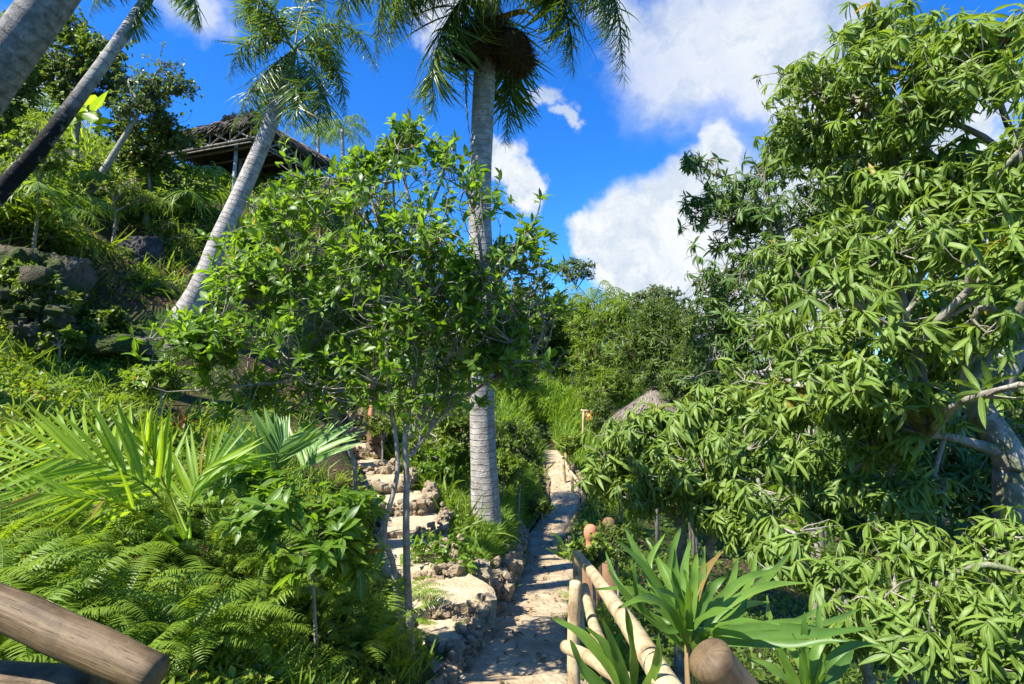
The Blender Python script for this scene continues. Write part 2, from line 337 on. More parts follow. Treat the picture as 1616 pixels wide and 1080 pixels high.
# ---------------------------------------------------------------- terrain
pathK = np.array([[1.6, -0.16, -1.85], [2.6, -.08, -2.02], [4.3, .03, -2.13], [4.33, .03, -2.31], [6.2, .165, -2.48], [6.24, .17, -2.62], [9, .56, -2.95], [10.6, .66, -3.10], [12, .66, -3.18], [13.2, .95, -3.12], [14, 1.28, -2.9], [15.5, 1.42, -2.6], [17, 1.30, -2.36], [18, 1.16, -2.2], [21, 1.0, -1.9]])
PATH_END = 18.3
def path_x(y): return np.interp(y, pathK[:, 0], pathK[:, 1])
def path_z(y): return np.interp(y, pathK[:, 0], pathK[:, 2])
TREADS = [(690, 1035, 4.8, .26, .42), (702, 985, 5.25, .26, .42), (694, 926, 5.8, .50, .40), (652, 882, 6.5, .48, .40), (640, 858, 7.0, .40, .40), (648, 820, 7.7, .42, .4), (630, 783, 8.4, .42, .42), (600, 752, 9.1, .45, .42), (560, 728, 9.8, .7, .42), (548, 700, 10.5, .7, .4), (535, 675, 11.2, .7, .4), (522, 650, 11.9, .7, .4), (528, 622, 12.6, .5, .4), (540, 596, 13.3, .5, .4), (548, 574, 14.0, .5, .4), (552, 553, 14.7, .5, .4)]
treadW = np.array([P(a, b, c) for a, b, c, _, _ in TREADS])
ctl = [P(*q) for q in [(335, 305, 17.8), (250, 285, 16.5), (150, 240, 14.5), (0, 200, 12.5), (420, 345, 14.5), (430, 430, 12.3), (300, 495, 9.3), (335, 410, 11.5), (200, 385, 11), (100, 335, 10), (0, 335, 9), (0, 430, 8.2), (100, 480, 8.6), (60, 565, 7.6), (200, 560, 8.3), (130, 640, 6.6), (300, 600, 8.6), (400, 610, 9), (460, 530, 11.5), (600, 530, 15), (660, 580, 14), (700, 650, 12.5), (0, 800, 4), (150, 850, 3.5), (300, 900, 3.5), (450, 900, 3.9), (600, 975, 4.2), (300, 1090, 2.3), (560, 1090, 3.2), (100, 730, 5), (400, 740, 6), (300, 790, 4.8), (560, 830, 6), (765, 822, 8.5), (700, 770, 9.3), (720, 850, 7.6), (800, 800, 10.5), (820, 740, 14), (500, 290, 21),
       (900, 640, 22), (860, 622, 26), (960, 640, 24), (1000, 600, 30), (880, 700, 18.5), (830, 690, 18)]]
ctl += [(0, 0, -1.6), (.3, 1.2, -1.7), (1.4, 1.2, -1.95), (1.5, 3, -2.6), (2, 5, -3.2), (4, 5, -3.6), (4, 8, -4.1), (2.5, 9, -3.7), (8, 8, -5), (3, 14, -4.0), (8, 14, -5.2), (6, 20, -4.2), (14, 20, -6), (3, 20, -2.6), (15, 10, -7), (4, 1, -3), (10, 1, -6), (-2, 0, -1.2), (-5, 0, .6), (-10, 0, 4), (0, -5, -1.2), (0, 60, 3), (30, 60, -2), (-30, 60, 13), (-30, 10, 15), (-16, 12, 8), (-12, 22, 8), (120, 120, 4), (-120, 120, 15), (0, 150, 8), (120, -100, -10), (-120, -100, 15), (8, 35, .5), (18, 35, -2), (-8, 35, 6)]
ctl = np.array(ctl, float); c0 = 0.35
def phi(r): return np.sqrt(r*r+c0*c0)
A_ = phi(np.linalg.norm(ctl[:, None, :2]-ctl[None, :, :2], axis=-1)); nC = len(ctl)
A_ = np.block([[A_ - 0.02*np.eye(nC), np.ones((nC, 1)), ctl[:, :2]], [np.ones((1, nC)), np.zeros((1, 3))], [ctl[:, :2].T, np.zeros((2, 3))]])
W_ = np.linalg.solve(A_, np.concatenate([ctl[:, 2], np.zeros(3)]))
def zbase(x, y):
    x = np.asarray(x, float); y = np.asarray(y, float); z = W_[nC]+W_[nC+1]*x+W_[nC+2]*y
    for i in range(nC): z = z + W_[i]*phi(np.hypot(x-ctl[i, 0], y-ctl[i, 1]))
    return z
def height(x, y, carve=True):
    x = np.asarray(x, float); y = np.asarray(y, float)
    z = zbase(x, y); Q = np.stack([x, y, x*0], -1)
    amp = np.clip((-x+0.5)/6, 0.05, 1)
    z = z + amp*0.16*nz(Q, 0.8) + 0.035*nz(Q, 3.2)
    # stairs
    d = np.full(x.shape, 9.0); zs = np.zeros(x.shape)
    for i in range(len(treadW)-1):
        a, b = treadW[i], treadW[i+1]; ab = (b-a)[:2]; t = np.clip(((x-a[0])*ab[0]+(y-a[1])*ab[1])/(ab@ab), 0, 1)
        dd = np.hypot(x-a[0]-t*ab[0], y-a[1]-t*ab[1]); k = dd < d; d = np.where(k, dd, d); zs = np.where(k, a[2]+t*(b[2]-a[2]), zs)
    f = np.clip(1-(d-0.35)/0.35, 0, 1); f = f*f*(3-2*f); z = z*(1-f)+(zs-0.16)*f
    # path cut
    dx = x-path_x(y); inr = (y > 0.2) & (y < 22)
    f = np.clip(1-(np.abs(dx)-0.48)/np.where(dx < 0, 0.22, 0.6), 0, 1)*np.clip((y-0.2)/1.2, 0, 1)*np.clip((22-y)/1.5, 0, 1)
    z = z*(1-f)+(path_z(y)-0.10)*f
    return z
def gpt(x, y, dz=0.0): return np.array([x, y, float(height(np.array([x]), np.array([y]))[0])+dz])
def ghit(px, py):                                  # the point of the ground seen at a pixel
    d = np.linspace(1.2, 60, 2400); v = P(px, py, 1.0); Q = v[None]*d[:, None]
    h = height(Q[:, 0], Q[:, 1]); k = np.nonzero(Q[:, 2] < h)[0]
    i = k[0] if len(k) else len(d)-1
    return Q[i]
nx, ny = 460, 460
ux = np.linspace(-4.0, 4.0, nx); X = 4*np.sinh(ux); uy = np.linspace(-3.6, 4.3, ny); Y = 6+4*np.sinh(uy)
GX, GY = np.meshgrid(X, Y, indexing='ij'); GZ = height(GX, GY)
mb = MB(); i = np.arange(nx-1)[:, None]*ny; j = np.arange(ny-1)[None]
F = np.stack([i+j, i+ny+j, i+ny+j+1, i+j+1], -1).reshape(-1, 4)
mb.add(np.stack([GX, GY, GZ], -1).reshape(-1, 3), F, 0, 0)
tag(link('ground', mb.mesh('ground', M['ground'])), 'mossy brown hillside soil under the plants', None, None, 'structure')
# path strip
mb = MB(); ys = np.concatenate([np.arange(1.0, 4.30, .05), [4.305, 4.335], np.arange(4.36, 6.2, .04), [6.205, 6.245], np.arange(6.3, PATH_END, .07)]); nc = 22
us = np.linspace(-1, 1, nc); UU, YY = np.meshgrid(us, ys, indexing='ij')
wid = np.interp(YY, [9, 13], [.47, .38])*(1+0.10*nz(np.stack([YY*0, YY, YY*0], -1), 1.1)); XX = path_x(YY)+UU*wid
XX = XX-.05*np.clip((7.5-YY)/1.5, 0, 1)*(UU < 0)*np.abs(UU); Q = np.stack([XX, YY, XX*0], -1); edge = np.clip((np.abs(UU)-0.8)/0.2, 0, 1)
ZZ = path_z(YY+0.03*nz(Q, 3.0)) + 0.010*nz(Q, 2.2)+0.005*nz(Q, 9.0) - edge*0.09 + 0.02
i = np.arange(nc-1)[:, None]*len(ys); j = np.arange(len(ys)-1)[None]
F = np.stack([i+j, i+len(ys)+j, i+len(ys)+j+1, i+j+1], -1).reshape(-1, 4)
mb.add(np.stack([XX, YY, ZZ], -1).reshape(-1, 3), F, 0, 0)
tag(link('path', mb.mesh('path', M['path'])), 'narrow trodden clay path running down and up again', None, None, 'structure')
# steps of the side stair: worn slabs
mb = MB(); n = 14; g = np.linspace(-1, 1, n+1)
for k, ((px, py, d, hw, hd), c) in enumerate(zip(TREADS, treadW)):
    nxt = treadW[min(k+1, len(treadW)-1)]; prv = treadW[max(k-1, 0)]; dr = (nxt-prv)[:2]; dr /= np.linalg.norm(dr)
    if k < 2: dr = np.array([0.12, 1.0]); dr /= np.linalg.norm(dr)
    sx = np.array([dr[1], -dr[0]])
    U, Vv = np.meshgrid(g, g, indexing='ij')
    e = np.clip((np.maximum(np.abs(U), np.abs(Vv))-0.86)/0.14, 0, 1)
    rx = U*hw*(1+.08*np.sin(Vv*3+k)); ry = Vv*hd*(1+.08*np.sin(U*2.7+k*2))
    xx = c[0]+sx[0]*rx+dr[0]*ry; yy = c[1]+sx[1]*rx+dr[1]*ry
    q = np.stack([xx, yy, xx*0], -1)
    zz = c[2]+0.0+0.012*nz(q, 3.0)+.007*nz(q, 11)-e**2*0.05
    top = np.stack([xx, yy, zz], -1); i = np.arange(n)[:, None]*(n+1); j = np.arange(n)[None]
    F = np.stack([i+j, i+n+1+j, i+n+1+j+1, i+j+1], -1).reshape(-1, 4)
    mb.add(top.reshape(-1, 3), F, 0, 0)
    per = np.concatenate([top[:, 0], top[-1, 1:], top[::-1, -1][1:], top[0, ::-1][1:]]); m_ = len(per)
    low = per.copy(); low[:, 2] -= 0.32; low[:, :2] += (low[:, :2]-c[:2])*-0.06 + 0.02*nz(per, 8.)[:, None]
    ringv = np.concatenate([per, low]); a = np.arange(m_-1)
    mb.add(ringv, np.stack([a, a+m_, a+m_+1, a+1], -1), 0, 0)
tag(link('steps', mb.mesh('steps', M['step'])), 'worn clay steps climbing the bank to the left', None, None, 'structure')

# rubble walls
def rubble(name, label, lines, n, size, mat='rubble', jit=(.07, .07, .1), up=0.0):
    pts = []
    for ln in lines:
        s = spline(ln, 60); pts.append(s[rng.integers(0, 60, n//len(lines))])
    pts = np.concatenate(pts)+rng.normal(size=(len(np.concatenate(pts)), 3))*np.array(jit)
    mb = MB(); o = pts.mean(0)
    for k in range(6):
        q = pts[k::6]; s = size*rng.lognormal(0, 0.38, len(q)); S = np.stack([s*rng.uniform(.8, 1.4, len(q)), s*rng.uniform(.7, 1.2, len(q)), s*rng.uniform(.5, .9, len(q))], -1)
        inst(mb, STONES[k], q, rrot(len(q), .5), S, rng.random(len(q)))
    return tag(link(name, mb.mesh(name, M[mat], o), None, o), label, 'stone wall')
def edge_line(ys, off, dz):
    return [np.array([float(path_x(y))+off, y, float(path_z(y))+dz]) for y in ys]
r1 = edge_line([3.6, 4.5, 5.4, 6.2, 7.0], -.53, .12); r1b = edge_line([3.6, 4.5, 5.4, 6.2, 7.0], -.50, .20); r1c = edge_line([4.0, 4.6, 5.4, 6.2, 7.0], -.50, .03)
rubble('rubble_kerb', 'low rubble kerb between the lowest steps and the clay path', [r1, r1c], 420, .026, jit=(.022, .05, .035))
rubble('rubble_wall', 'rough stony bank edge below the grass beside the palm', [edge_line([6.9, 8, 9.2, 10.5, 11.6], -.5, .12), edge_line([6.9, 8, 9.2, 10.5, 11.6], -.54, .30), edge_line([6.9, 7.6, 8.4, 9.2], -.52, .22)], 900, .034, jit=(.05, .08, .06))
for a, b, lab in ((1, 3, 'rubble riser under the broad pale step near the fork'), (3, 6, 'rubble edging beside the middle steps of the side stair'), (6, 12, 'rubble edging beside the upper steps of the side stair')):
    lns = []
    for t_ in range(a, b+1):
        c = treadW[min(t_, 15)]; hw, hd = TREADS[t_][3], TREADS[t_][4]
        lns.append([c+np.array([-hw, -hd, -.1]), c+np.array([0, -hd-.03, -.1]), c+np.array([hw, -hd, -.1])])
        if t_ != 2: lns.append([c+np.array([hw, -hd, -.08]), c+np.array([hw+.04, 0, -.02]), c+np.array([hw, hd, 0.02])])
    rubble('stair_edging', lab, lns, 70*len(lns), .026 if a < 6 else .038, jit=(.03, .03, .05))
c = P(745, 905, 6.1)
def rock(name, label, pos, size, mat, seed=0, flat=.75, group=None, k=10):
    mb = MB(); T = stoneT(k*5 if max(size) > .25 else k*2, seed+.37); V = T[0]*np.array([size[0], size[1], size[2]])
    rid = lambda f: 1-2*np.abs(nz(V+seed*3.3, f/max(size)))
    V = V+nrm(V)*min(size)*(.16*rid(1.6)+.10*rid(3.7)+.06*rid(9.)+.035*nz(V, 22./max(size)))[:, None]
    mb.add(V, T[1], 0, 0)
    return tag(link(name, mb.mesh(name, M[mat]), None, pos), label, 'rock', group)
rock('boulder', 'rounded grey boulder at the corner where steps meet the path', P(752, 905, 6.5)+np.array([0, 0, -.05]), (.14, .16, .15), 'rubble', 1)
# left outcrop
for lab, px, py, dd, sz, sd in (('lumpy grey-brown rock outcrop at the left edge of the slope', 30, 475, 8.4, (.62, .55, .62), 2), ('smooth rounded boulder under the rock outcrop', 60, 537, 7.9, (.30, .3, .17), 3), ('dark slate rock on the slope below the pavilion', 222, 405, 10.6, (.24, .25, .30), 4), ('flat reddish rock lying in the shaded gully', 185, 545, 8.2, (.34, .25, .12), 5)):
    rock('rock', lab, P(px, py, dd), sz, 'darkrock' if 'slate' in lab else 'rock', sd)
rubble('loose_stones', 'loose stones fallen over the face of the left outcrop', [[P(0, 430, 7.9), P(60, 450, 7.8), P(100, 490, 7.9)], [P(20, 480, 7.7), P(60, 500, 7.7), P(95, 520, 7.8)]], 70, .05, 'rock', (.16, .1, .18))

# ---------------------------------------------------------------- plants: shared builders
def ribbon(mb, pts, Wd, up, fold=0.2, seg=10, rnd=0.5, prof=None, wave=0.0):
    s = spline(pts, seg+1); t = nrm(np.gradient(s, axis=0)); up = np.asarray(up, float)
    x = nrm(np.cross(t, np.broadcast_to(up, t.shape))); z = np.cross(x, t); u = np.linspace(0, 1, seg+1)
    ww = Wd*0.5*(np.sin(PI*np.clip(u, 0, 1)**0.75)**0.7 if prof is None else prof(u)); ww = np.maximum(ww, Wd*0.02); ww[0] = max(ww[0], Wd*0.18)
    wv = wave*np.sin(u*17+rnd*9)*Wd
    L = s-x*ww[:, None]+z*(fold*ww+wv)[:, None]; R = s+x*ww[:, None]+z*(fold*ww-wv)[:, None]
    V = np.stack([L, s, R], 1).reshape(-1, 3); b = np.arange(seg)*3
    F = np.concatenate([np.stack([b, b+1, b+4, b+3], -1), np.stack([b+1, b+2, b+5, b+4], -1)])
    mb.add(V, F, rnd, np.tile([1., 0, 1], seg+1))
LEAFLET = [leafT(1, .055, 5, .35, dr, .55, 1, base=.5) for dr in (0.5, 1.0, 1.5)]
def frond(mb, pts, nleaf=60, ll=0.6, wd=1.0, hang=0.6, plum=0.5, r=0.018, t0=0.14, splay=0.55, tips=0.45, vary=.12, templ=None, up=None):
    n = 90; s = spline(pts, n); t = nrm(np.gradient(s, axis=0)); mb_r = r*np.linspace(1, .15, n)
    tube(mb, s[::6], mb_r[::6], 5, False)
    k = np.linspace(t0, 0.995, nleaf); idx = (k*(n-1)).astype(int)
    upv = np.array([0.02, 0.03, 1.]) if up is None else np.asarray(up, float)
    side = nrm(np.cross(t, np.broadcast_to(upv, t.shape))); nm = np.cross(side, t)
    T = templ or LEAFLET
    for sg in (-1, 1):
        p = s[idx]; ph = rng.normal(size=(nleaf, 1))*plum
        d = sg*side[idx]*np.cos(ph)+nm[idx]*np.sin(ph)+t[idx]*(splay+0.5*k[:, None]**3)+rng.normal(size=(nleaf, 3))*vary
        d = nrm(d); d = nrm(d+np.array([0, 0, -1.])*hang*rng.uniform(.6, 1.3, (nleaf, 1)))
        L = ll*(0.55+0.45*np.sin(PI*np.clip(k*1.15, 0, 1)))*(1-(1-tips)*np.clip((k-.7)/.3, 0, 1))*rng.uniform(.85, 1.12, nleaf)
        R = frames(d, nrm(nm[idx]+rng.normal(size=(nleaf, 3))*.3)); rd = rng.random(nleaf)
        c = rng.integers(0, len(T), nleaf)
        for q in range(len(T)):
            m = c == q
            inst(mb, T[q], p[m], R[m], np.stack([L[m]*wd, L[m], L[m]], -1), rd[m])
def nearest(Q, pts):                                # index into pts for every Q
    out = np.empty(len(Q), int)
    for a in range(0, len(Q), 400): out[a:a+400] = np.argmin(((Q[a:a+400, None]-pts[None])**2).sum(-1), 1)
    return out
MANGO = [leafT(.20, .037, 5, .30, dr, .85, 1, wave=wv) for dr, wv in ((.4, .04), (.8, .10), (1.2, .05), (1.7, .12))]
ELLI = [leafT(.11, .040, 4, .22, dr, 1.1, 1, wave=.03) for dr in (.2, .5, .8)]
BROAD = [leafT(.10, .06, 3, .2, dr, .9, 1) for dr in (.3, .7)]
LANCE = [leafT(.17, .055, 5, .25, dr, .95, 1, wave=.04) for dr in (.4, .9)]
NARROW = [leafT(.14, .024, 3, .25, dr, .8, 1) for dr in (.6, 1.1)]
def rosettes(mb, tips, axes, T, k=(7, 12), th=(25, 110), size=1.0, szj=.18, grav=.25, along=.04):
    cnt = rng.integers(k[0], k[1]+1, len(tips)); rep = np.repeat(np.arange(len(tips)), cnt); n = len(rep)
    ax = nrm(axes)[rep]; a1 = nrm(np.cross(ax, rng.normal(size=(len(tips), 3))[rep]+1e-3)); a2 = np.cross(ax, a1)
    az = rng.uniform(0, 2*PI, n); tt = np.radians(rng.uniform(th[0], th[1], n))
    d = ax*np.cos(tt)[:, None]+(a1*np.cos(az)[:, None]+a2*np.sin(az)[:, None])*np.sin(tt)[:, None]
    d = nrm(d+np.array([0, 0, -1.])*grav); pos = tips[rep]-ax*(rng.random((n, 1))*along*size)
    R = frames(d, nrm(ax+rng.normal(size=(n, 3))*.25+np.array([0, 0, .3])))
    S = size*rng.normal(1, szj, n).clip(.5, 1.4)*np.random.default_rng(n).uniform(.62, 1.18, len(tips))[rep]; rd = np.clip((rng.random(len(tips))*.55+.22*nz(tips, 1.4))[rep]+rng.random(n)*.45, 0, 1)
    c = rng.integers(0, len(T), n)
    for q in range(len(T)):
        m = c == q; inst(mb, T[q], pos[m], R[m], S[m], rd[m])
    return n
def tree(name, label, cat, base, stems, blobs, ntip, T, lmat, bark, k=(7, 12), th=(25, 110), size=1.0, grav=.25, upw=.6, limb_r=.03, twig_r=.006, group=None, rej=-.15, shell=.5, twigmat='twig', sc=1.6, along=.04, leafname='crown', rr=None):
    root = thing(name, label, cat, base, group); base = np.asarray(base, float)
    mb = MB(); nodes = []
    for pts, r0, r1 in stems:
        s = spline(pts, 26); u = np.linspace(0, 1, 26)
        s = s + 0.35*r0*np.stack([nz(s+3, 1.5/max(r0*8, .3)), nz(s+9, 1.5/max(r0*8, .3)), u*0], -1)*np.clip(u*4, 0, 1)[:, None]
        fl = 1+0.35*np.exp(-u*18)
        tube(mb, s, (r0*(1-u)+r1*u)*fl, 12, True, .10); nodes.append(s[2:])
    nodes = np.concatenate(nodes); P_, AX = [], []
    B = [(P(b[0], b[1], b[2]), np.array([b[3]/FPX*b[2], (b[5] if len(b) > 5 else .8*b[3]/FPX*b[2]), b[4]/FPX*b[2]])) for b in blobs]
    wts = np.array([(r[0]*r[2]+r[0]*r[1]+r[1]*r[2])*(b[6] if len(b) > 6 else 1) for (c, r), b in zip(B, blobs)]); wts /= wts.sum()
    limbs = []
    for c, r in B:
        a = nodes[nearest((c-np.array([0, 0, r[2]*.6+np.linalg.norm(c-base)*.12]))[None], nodes)[0]]
        m1 = a*.5+c*.5+rng.normal(size=3)*.08*np.linalg.norm(c-a)+np.array([0, 0, .06*np.linalg.norm(c-a)])
        s = spline([a, m1, c, c+(c-m1)*.1], 14); L = np.linalg.norm(c-a)
        tube(mb, s, np.linspace(min(limb_r, .012+.02*L), limb_r*.22, 14), 7, False, .12); limbs.append(s)
        for _ in range(4):                          # side boughs inside the crown lobe
            e = c+nrm(rng.normal(size=3))*r*.6; st = s[rng.integers(5, 13)]; q = spline([st, (st+e)/2+rng.normal(size=3)*.1*r, e], 9)
            tube(mb, q, np.linspace(limb_r*.45, limb_r*.12, 9), 5, False); limbs.append(q)
    LN = np.concatenate(limbs)
    for (c, r), wt in zip(B, wts):
        n = int(ntip*wt*1.5)+3; d = nrm(rng.normal(size=(n, 3))); rad = rng.random((n, 1))**shell
        p = c+d*rad*r*(1+.42*nz(c+d*2.0, 1.6)[:, None])*(1+.35*(rng.random((n, 1)) < .10)); keep = nz(p, sc/ max(.5, r.mean())) > rej
        p = p[keep][:int(ntip*wt)+1]; d = d[keep][:int(ntip*wt)+1]; P_.append(p); AX.append(nrm(d*.8+rng.normal(size=p.shape)*.35+np.array([0, 0, upw])))
    tips = np.concatenate(P_); ax = np.concatenate(AX)
    A = LN[nearest(tips-ax*.15, LN)]; sel = rng.random(len(tips)) < 2
    tw = MB(); twigs(tw, A[sel], tips[sel], twig_r, twig_r*.45)
    trunk = link('trunk', mb.mesh('trunk', M[bark], base), root); link('branches', tw.mesh('branches', M[twigmat], base), root)
    lf = MB(); n = rosettes(lf, tips, ax, T, k, th, size, grav=grav, along=along)
    link(leafname, lf.mesh('crown', M[lmat], base), root)
    return root
def pp(*a): return [P(*q) for q in a]

# ---------------------------------------------------------------- palms
def palm(name, label, stem, r0, r1, fronds, barkm, fr, group=None, shaft=None, flare=.45, lmat='palm', cat='palm tree'):
    s = spline(stem, 60); base = s[0].copy(); root = thing(name, label, cat, base, group)
    u = np.linspace(0, 1, 60); mb = MB(); tube(mb, s, (r0*(1-u)+r1*u)*(1+flare*np.exp(-u*14)), 20, True, .035)
    link('trunk', mb.mesh('trunk', M[barkm], base), root)
    if shaft is not None:
        mb = MB(); q = spline([s[-1]-(s[-1]-s[-3])*.2, s[-1]+shaft*.5, s[-1]+shaft], 10); tube(mb, q, np.array([1.05, 1.12, 1.1, 1.0, .9, .78, .65, .52, .4, .3])*r1, 14, True, .04)
        link('crownshaft', mb.mesh('crownshaft', M['rachis'], base), root)
    for f in fronds:
        mb = MB(); kw = dict(fr); pts = f
        if isinstance(f, tuple): pts, extra = f; kw.update(extra)
        lm = kw.pop('mat', lmat); frond(mb, pts, **kw); link('frond', mb.mesh('frond', M[lm], base), root)
    return root
b = P(768, 828, 8.5); b[2] -= .05
cen = palm('royal_palm', 'tall straight grey royal palm standing beside the clay path', [b, P(761, 650, 8.5), P(764, 480, 8.5), P(757, 330, 8.5), P(762, 180, 8.5), P(768, 60, 8.5), P(776, -12, 8.5)], .185, .155,
    [pp((785, -25, 8.4), (880, -90, 8.2), (965, -10, 8.0), (985, 128, 7.9)), pp((785, -20, 8.4), (850, -45, 8.2), (893, 20, 8.0), (905, 112, 7.9)),
     pp((770, -20, 8.4), (722, 10, 8.1), (686, 90, 7.9), (683, 178, 7.8)), pp((768, -25, 8.5), (690, -80, 8.4), (612, -20, 8.3), (590, 95, 8.2)),
     pp((768, -25, 8.4), (705, -70, 8.0), (640, -30, 7.8), (612, 70, 7.7)), pp((770, -28, 8.5), (720, -90, 9.0), (610, -90, 9.4), (560, 10, 9.6)), pp((782, -22, 8.4), (845, -75, 8.0), (930, -60, 7.7), (962, 60, 7.5)),
     pp((768, -30, 8.6), (650, -100, 8.9), (560, -50, 9.1), (530, 60, 9.2)), pp((780, -10, 8.7), (802, 60, 9.2), (806, 140, 9.4), (797, 225, 9.4)),
     (pp((766, 10, 8.7), (742, 60, 8.8), (735, 140, 8.8), (742, 225, 8.8)), dict(nleaf=34, ll=.35, hang=1.6, mat='palm')),
     pp((780, -30, 8.5), (800, -150, 8.3), (850, -260, 8.0), (930, -300, 7.8)), pp((775, -30, 8.5), (760, -160, 8.5), (720, -270, 8.4), (650, -310, 8.4)),
     pp((780, -25, 8.6), (860, -120, 9.4), (930, -150, 10.2), (990, -90, 10.9)), pp((775, -25, 8.4), (770, -80, 7.4), (780, -90, 6.6), (790, -40, 6.0)), pp((772, -28, 8.4), (700, -110, 7.8), (640, -130, 7.2), (590, -80, 6.8))],
    'palmbark', dict(nleaf=150, ll=.92, wd=.70, hang=.48, plum=.5, vary=.2, r=.03), shaft=P(785, -75, 8.5)-P(776, -12, 8.5), flare=.3)
# dead sheath peeling off under the crown
mb = MB(); ribbon(mb, pp((776, 35, 8.28), (800, 30, 8.15), (830, 22, 8.05), (845, 30, 8.0)), .20, (0, -.3, 1), .5, 10); link('peeling_sheath', mb.mesh('peeling_sheath', M['litter'], b), cen)
# twig nest round the trunk
no = P(776, 75, 8.45); root = thing('twig_nest', 'bulky dark nest of dry twigs wrapped round the royal palm trunk under its crown', 'nest', no)
lobes = [((742, 74, 8.25), (32, 30, .26)), ((768, 48, 8.2), (36, 20, .18)), ((806, 76, 8.3), (36, 33, .28)), ((822, 92, 8.4), (20, 20, .22)), ((775, 70, 8.8), (52, 36, .2)), ((727, 82, 8.2), (17, 13, .17))]
mb = MB()
for (a, b_, c_), (ra, rb, rd_) in lobes:
    T = stoneT(14, a*.1); T = (nrm(T[0])*(1+.12*nz(T[0]+a, 2.)[:, None]), T[1]); V = T[0]*np.array([ra/FPX*8.5, rd_, rb/FPX*8.5])*.78; V = V+nrm(V)*.05*nz(V+a, 9.)[:, None]; mb.add(V+P(a, b_, c_), T[1], 0.2, 0.5)
link('core', mb.mesh('core', M['drygrass'], no), root)
mb = MB(); TW = leafT(.30, .010, 4, .1, 1.2, .5, 1)
for (a, b_, c_), (ra, rb, rd_) in lobes:
    n = 1500; d = nrm(rng.normal(size=(n, 3))); p = P(a, b_, c_)+d*np.array([ra/FPX*8.5, rd_, rb/FPX*8.5])*.82
    q = nrm(np.cross(d, rng.normal(size=(n, 3)))+d*.25+np.array([0, 0, -.35])); inst(mb, TW, p, frames(q, d), rng.uniform(.4, 1.25, n), rng.random(n))
link('twigs', mb.mesh('twigs', M['drygrass'], no), root)

g2 = P(288, 500, 9.3); g2[2] -= .1
palm('leaning_palm', 'grey palm leaning right across the slope in front of the pavilion', [g2, P(320, 446, 9.4), P(346, 380, 9.6), P(388, 288, 9.9), P(428, 192, 10.2), P(450, 118, 10.5)], .18, .115,
    [pp((465, 75, 10.6), (422, 55, 10.4), (382, 75, 10.2), (360, 128, 10.1)), pp((465, 78, 10.6), (430, 105, 10.3), (395, 145, 10.0), (365, 205, 9.8)),
     pp((462, 75, 10.6), (430, 32, 10.7), (398, 12, 10.8), (368, 34, 10.9)), pp((466, 70, 10.6), (474, 25, 10.9), (494, -18, 11.2), (520, -40, 11.5)),
     pp((468, 72, 10.6), (510, 42, 10.4), (562, 52, 10.2), (596, 112, 10.1)), pp((470, 78, 10.6), (510, 86, 10.8), (537, 125, 11.0), (546, 185, 11.1)),
     pp((470, 80, 10.6), (495, 115, 10.2), (506, 160, 10.0), (503, 212, 9.9)), pp((464, 85, 10.6), (448, 125, 11.0), (425, 165, 11.3), (400, 210, 11.4)),
     pp((468, 85, 10.6), (474, 130, 10.1), (470, 170, 9.8), (440, 225, 9.6)), pp((460, 75, 10.6), (440, 38, 10.2), (415, 0, 9.8), (380, -15, 9.5)), pp((470, 75, 10.6), (500, 60, 11.1), (520, 78, 11.7), (530, 120, 12))],
    'palmbark', dict(nleaf=95, ll=.62, wd=.85, hang=.28, plum=.5, vary=.22, r=.022), shaft=P(466, 74, 10.6)-P(450, 118, 10.5))
g3 = P(-170, 330, 5.2); gz = gpt(g3[0], g3[1])
palm('grey_palm', 'thick speckled grey palm trunk crossing the top left corner', [P(-330, 520, 5.1), P(-190, 365, 5.15), P(-80, 220, 5.2), P(5, 100, 5.25), P(50, 38, 5.3), P(100, -30, 5.4), P(180, -160, 5.6)], .205, .17,
    [pp((220, -215, 5.7), (220+dx, -290, 5.7+dd), (220+dx*2.1, -270+ey, 5.7+dd*2), (220+dx*2.7, -180+ey, 5.7+dd*2.3)) for dx, ey, dd in ((-110, 0, -.3), (-60, -20, .7), (20, -50, 1.1))],
    'greybark', dict(nleaf=60, ll=.55, wd=.7, hang=.6, plum=.4, r=.025), shaft=P(220, -215, 5.7)-P(190, -160, 5.6))
g4 = P(-30, 330, 7.2); gz = gpt(g4[0], g4[1])
palm('charred_palm', 'slanting palm whose lower trunk is charred black', [P(-110, 440, 6.9), P(-40, 350, 7.1), P(12, 290, 7.3), P(62, 235, 7.4), P(108, 175, 7.6), P(150, 118, 7.9), P(192, 58, 8.2), P(228, 4, 8.5)], .115, .075,
    [pp((242, -12, 8.6), (222, 8, 8.4), (210, 30, 8.3), (207, 60, 8.2)), pp((246, -14, 8.6), (285, -28, 8.5), (308, 5, 8.4), (312, 48, 8.3)), pp((240, -15, 8.6), (270, -60, 8.6), (320, -60, 8.7), (345, -25, 8.7)), pp((240, -15, 8.6), (200, -40, 8.3), (160, -20, 8.0), (140, 25, 7.9)), pp((240, -15, 8.6), (240, -60, 9.0), (262, -70, 9.6), (275, -5, 10))],
    'charbark', dict(nleaf=70, ll=.45, wd=.9, hang=.7, plum=.4, r=.02), shaft=P(244, -14, 8.6)-P(228, 4, 8.5), flare=.2)
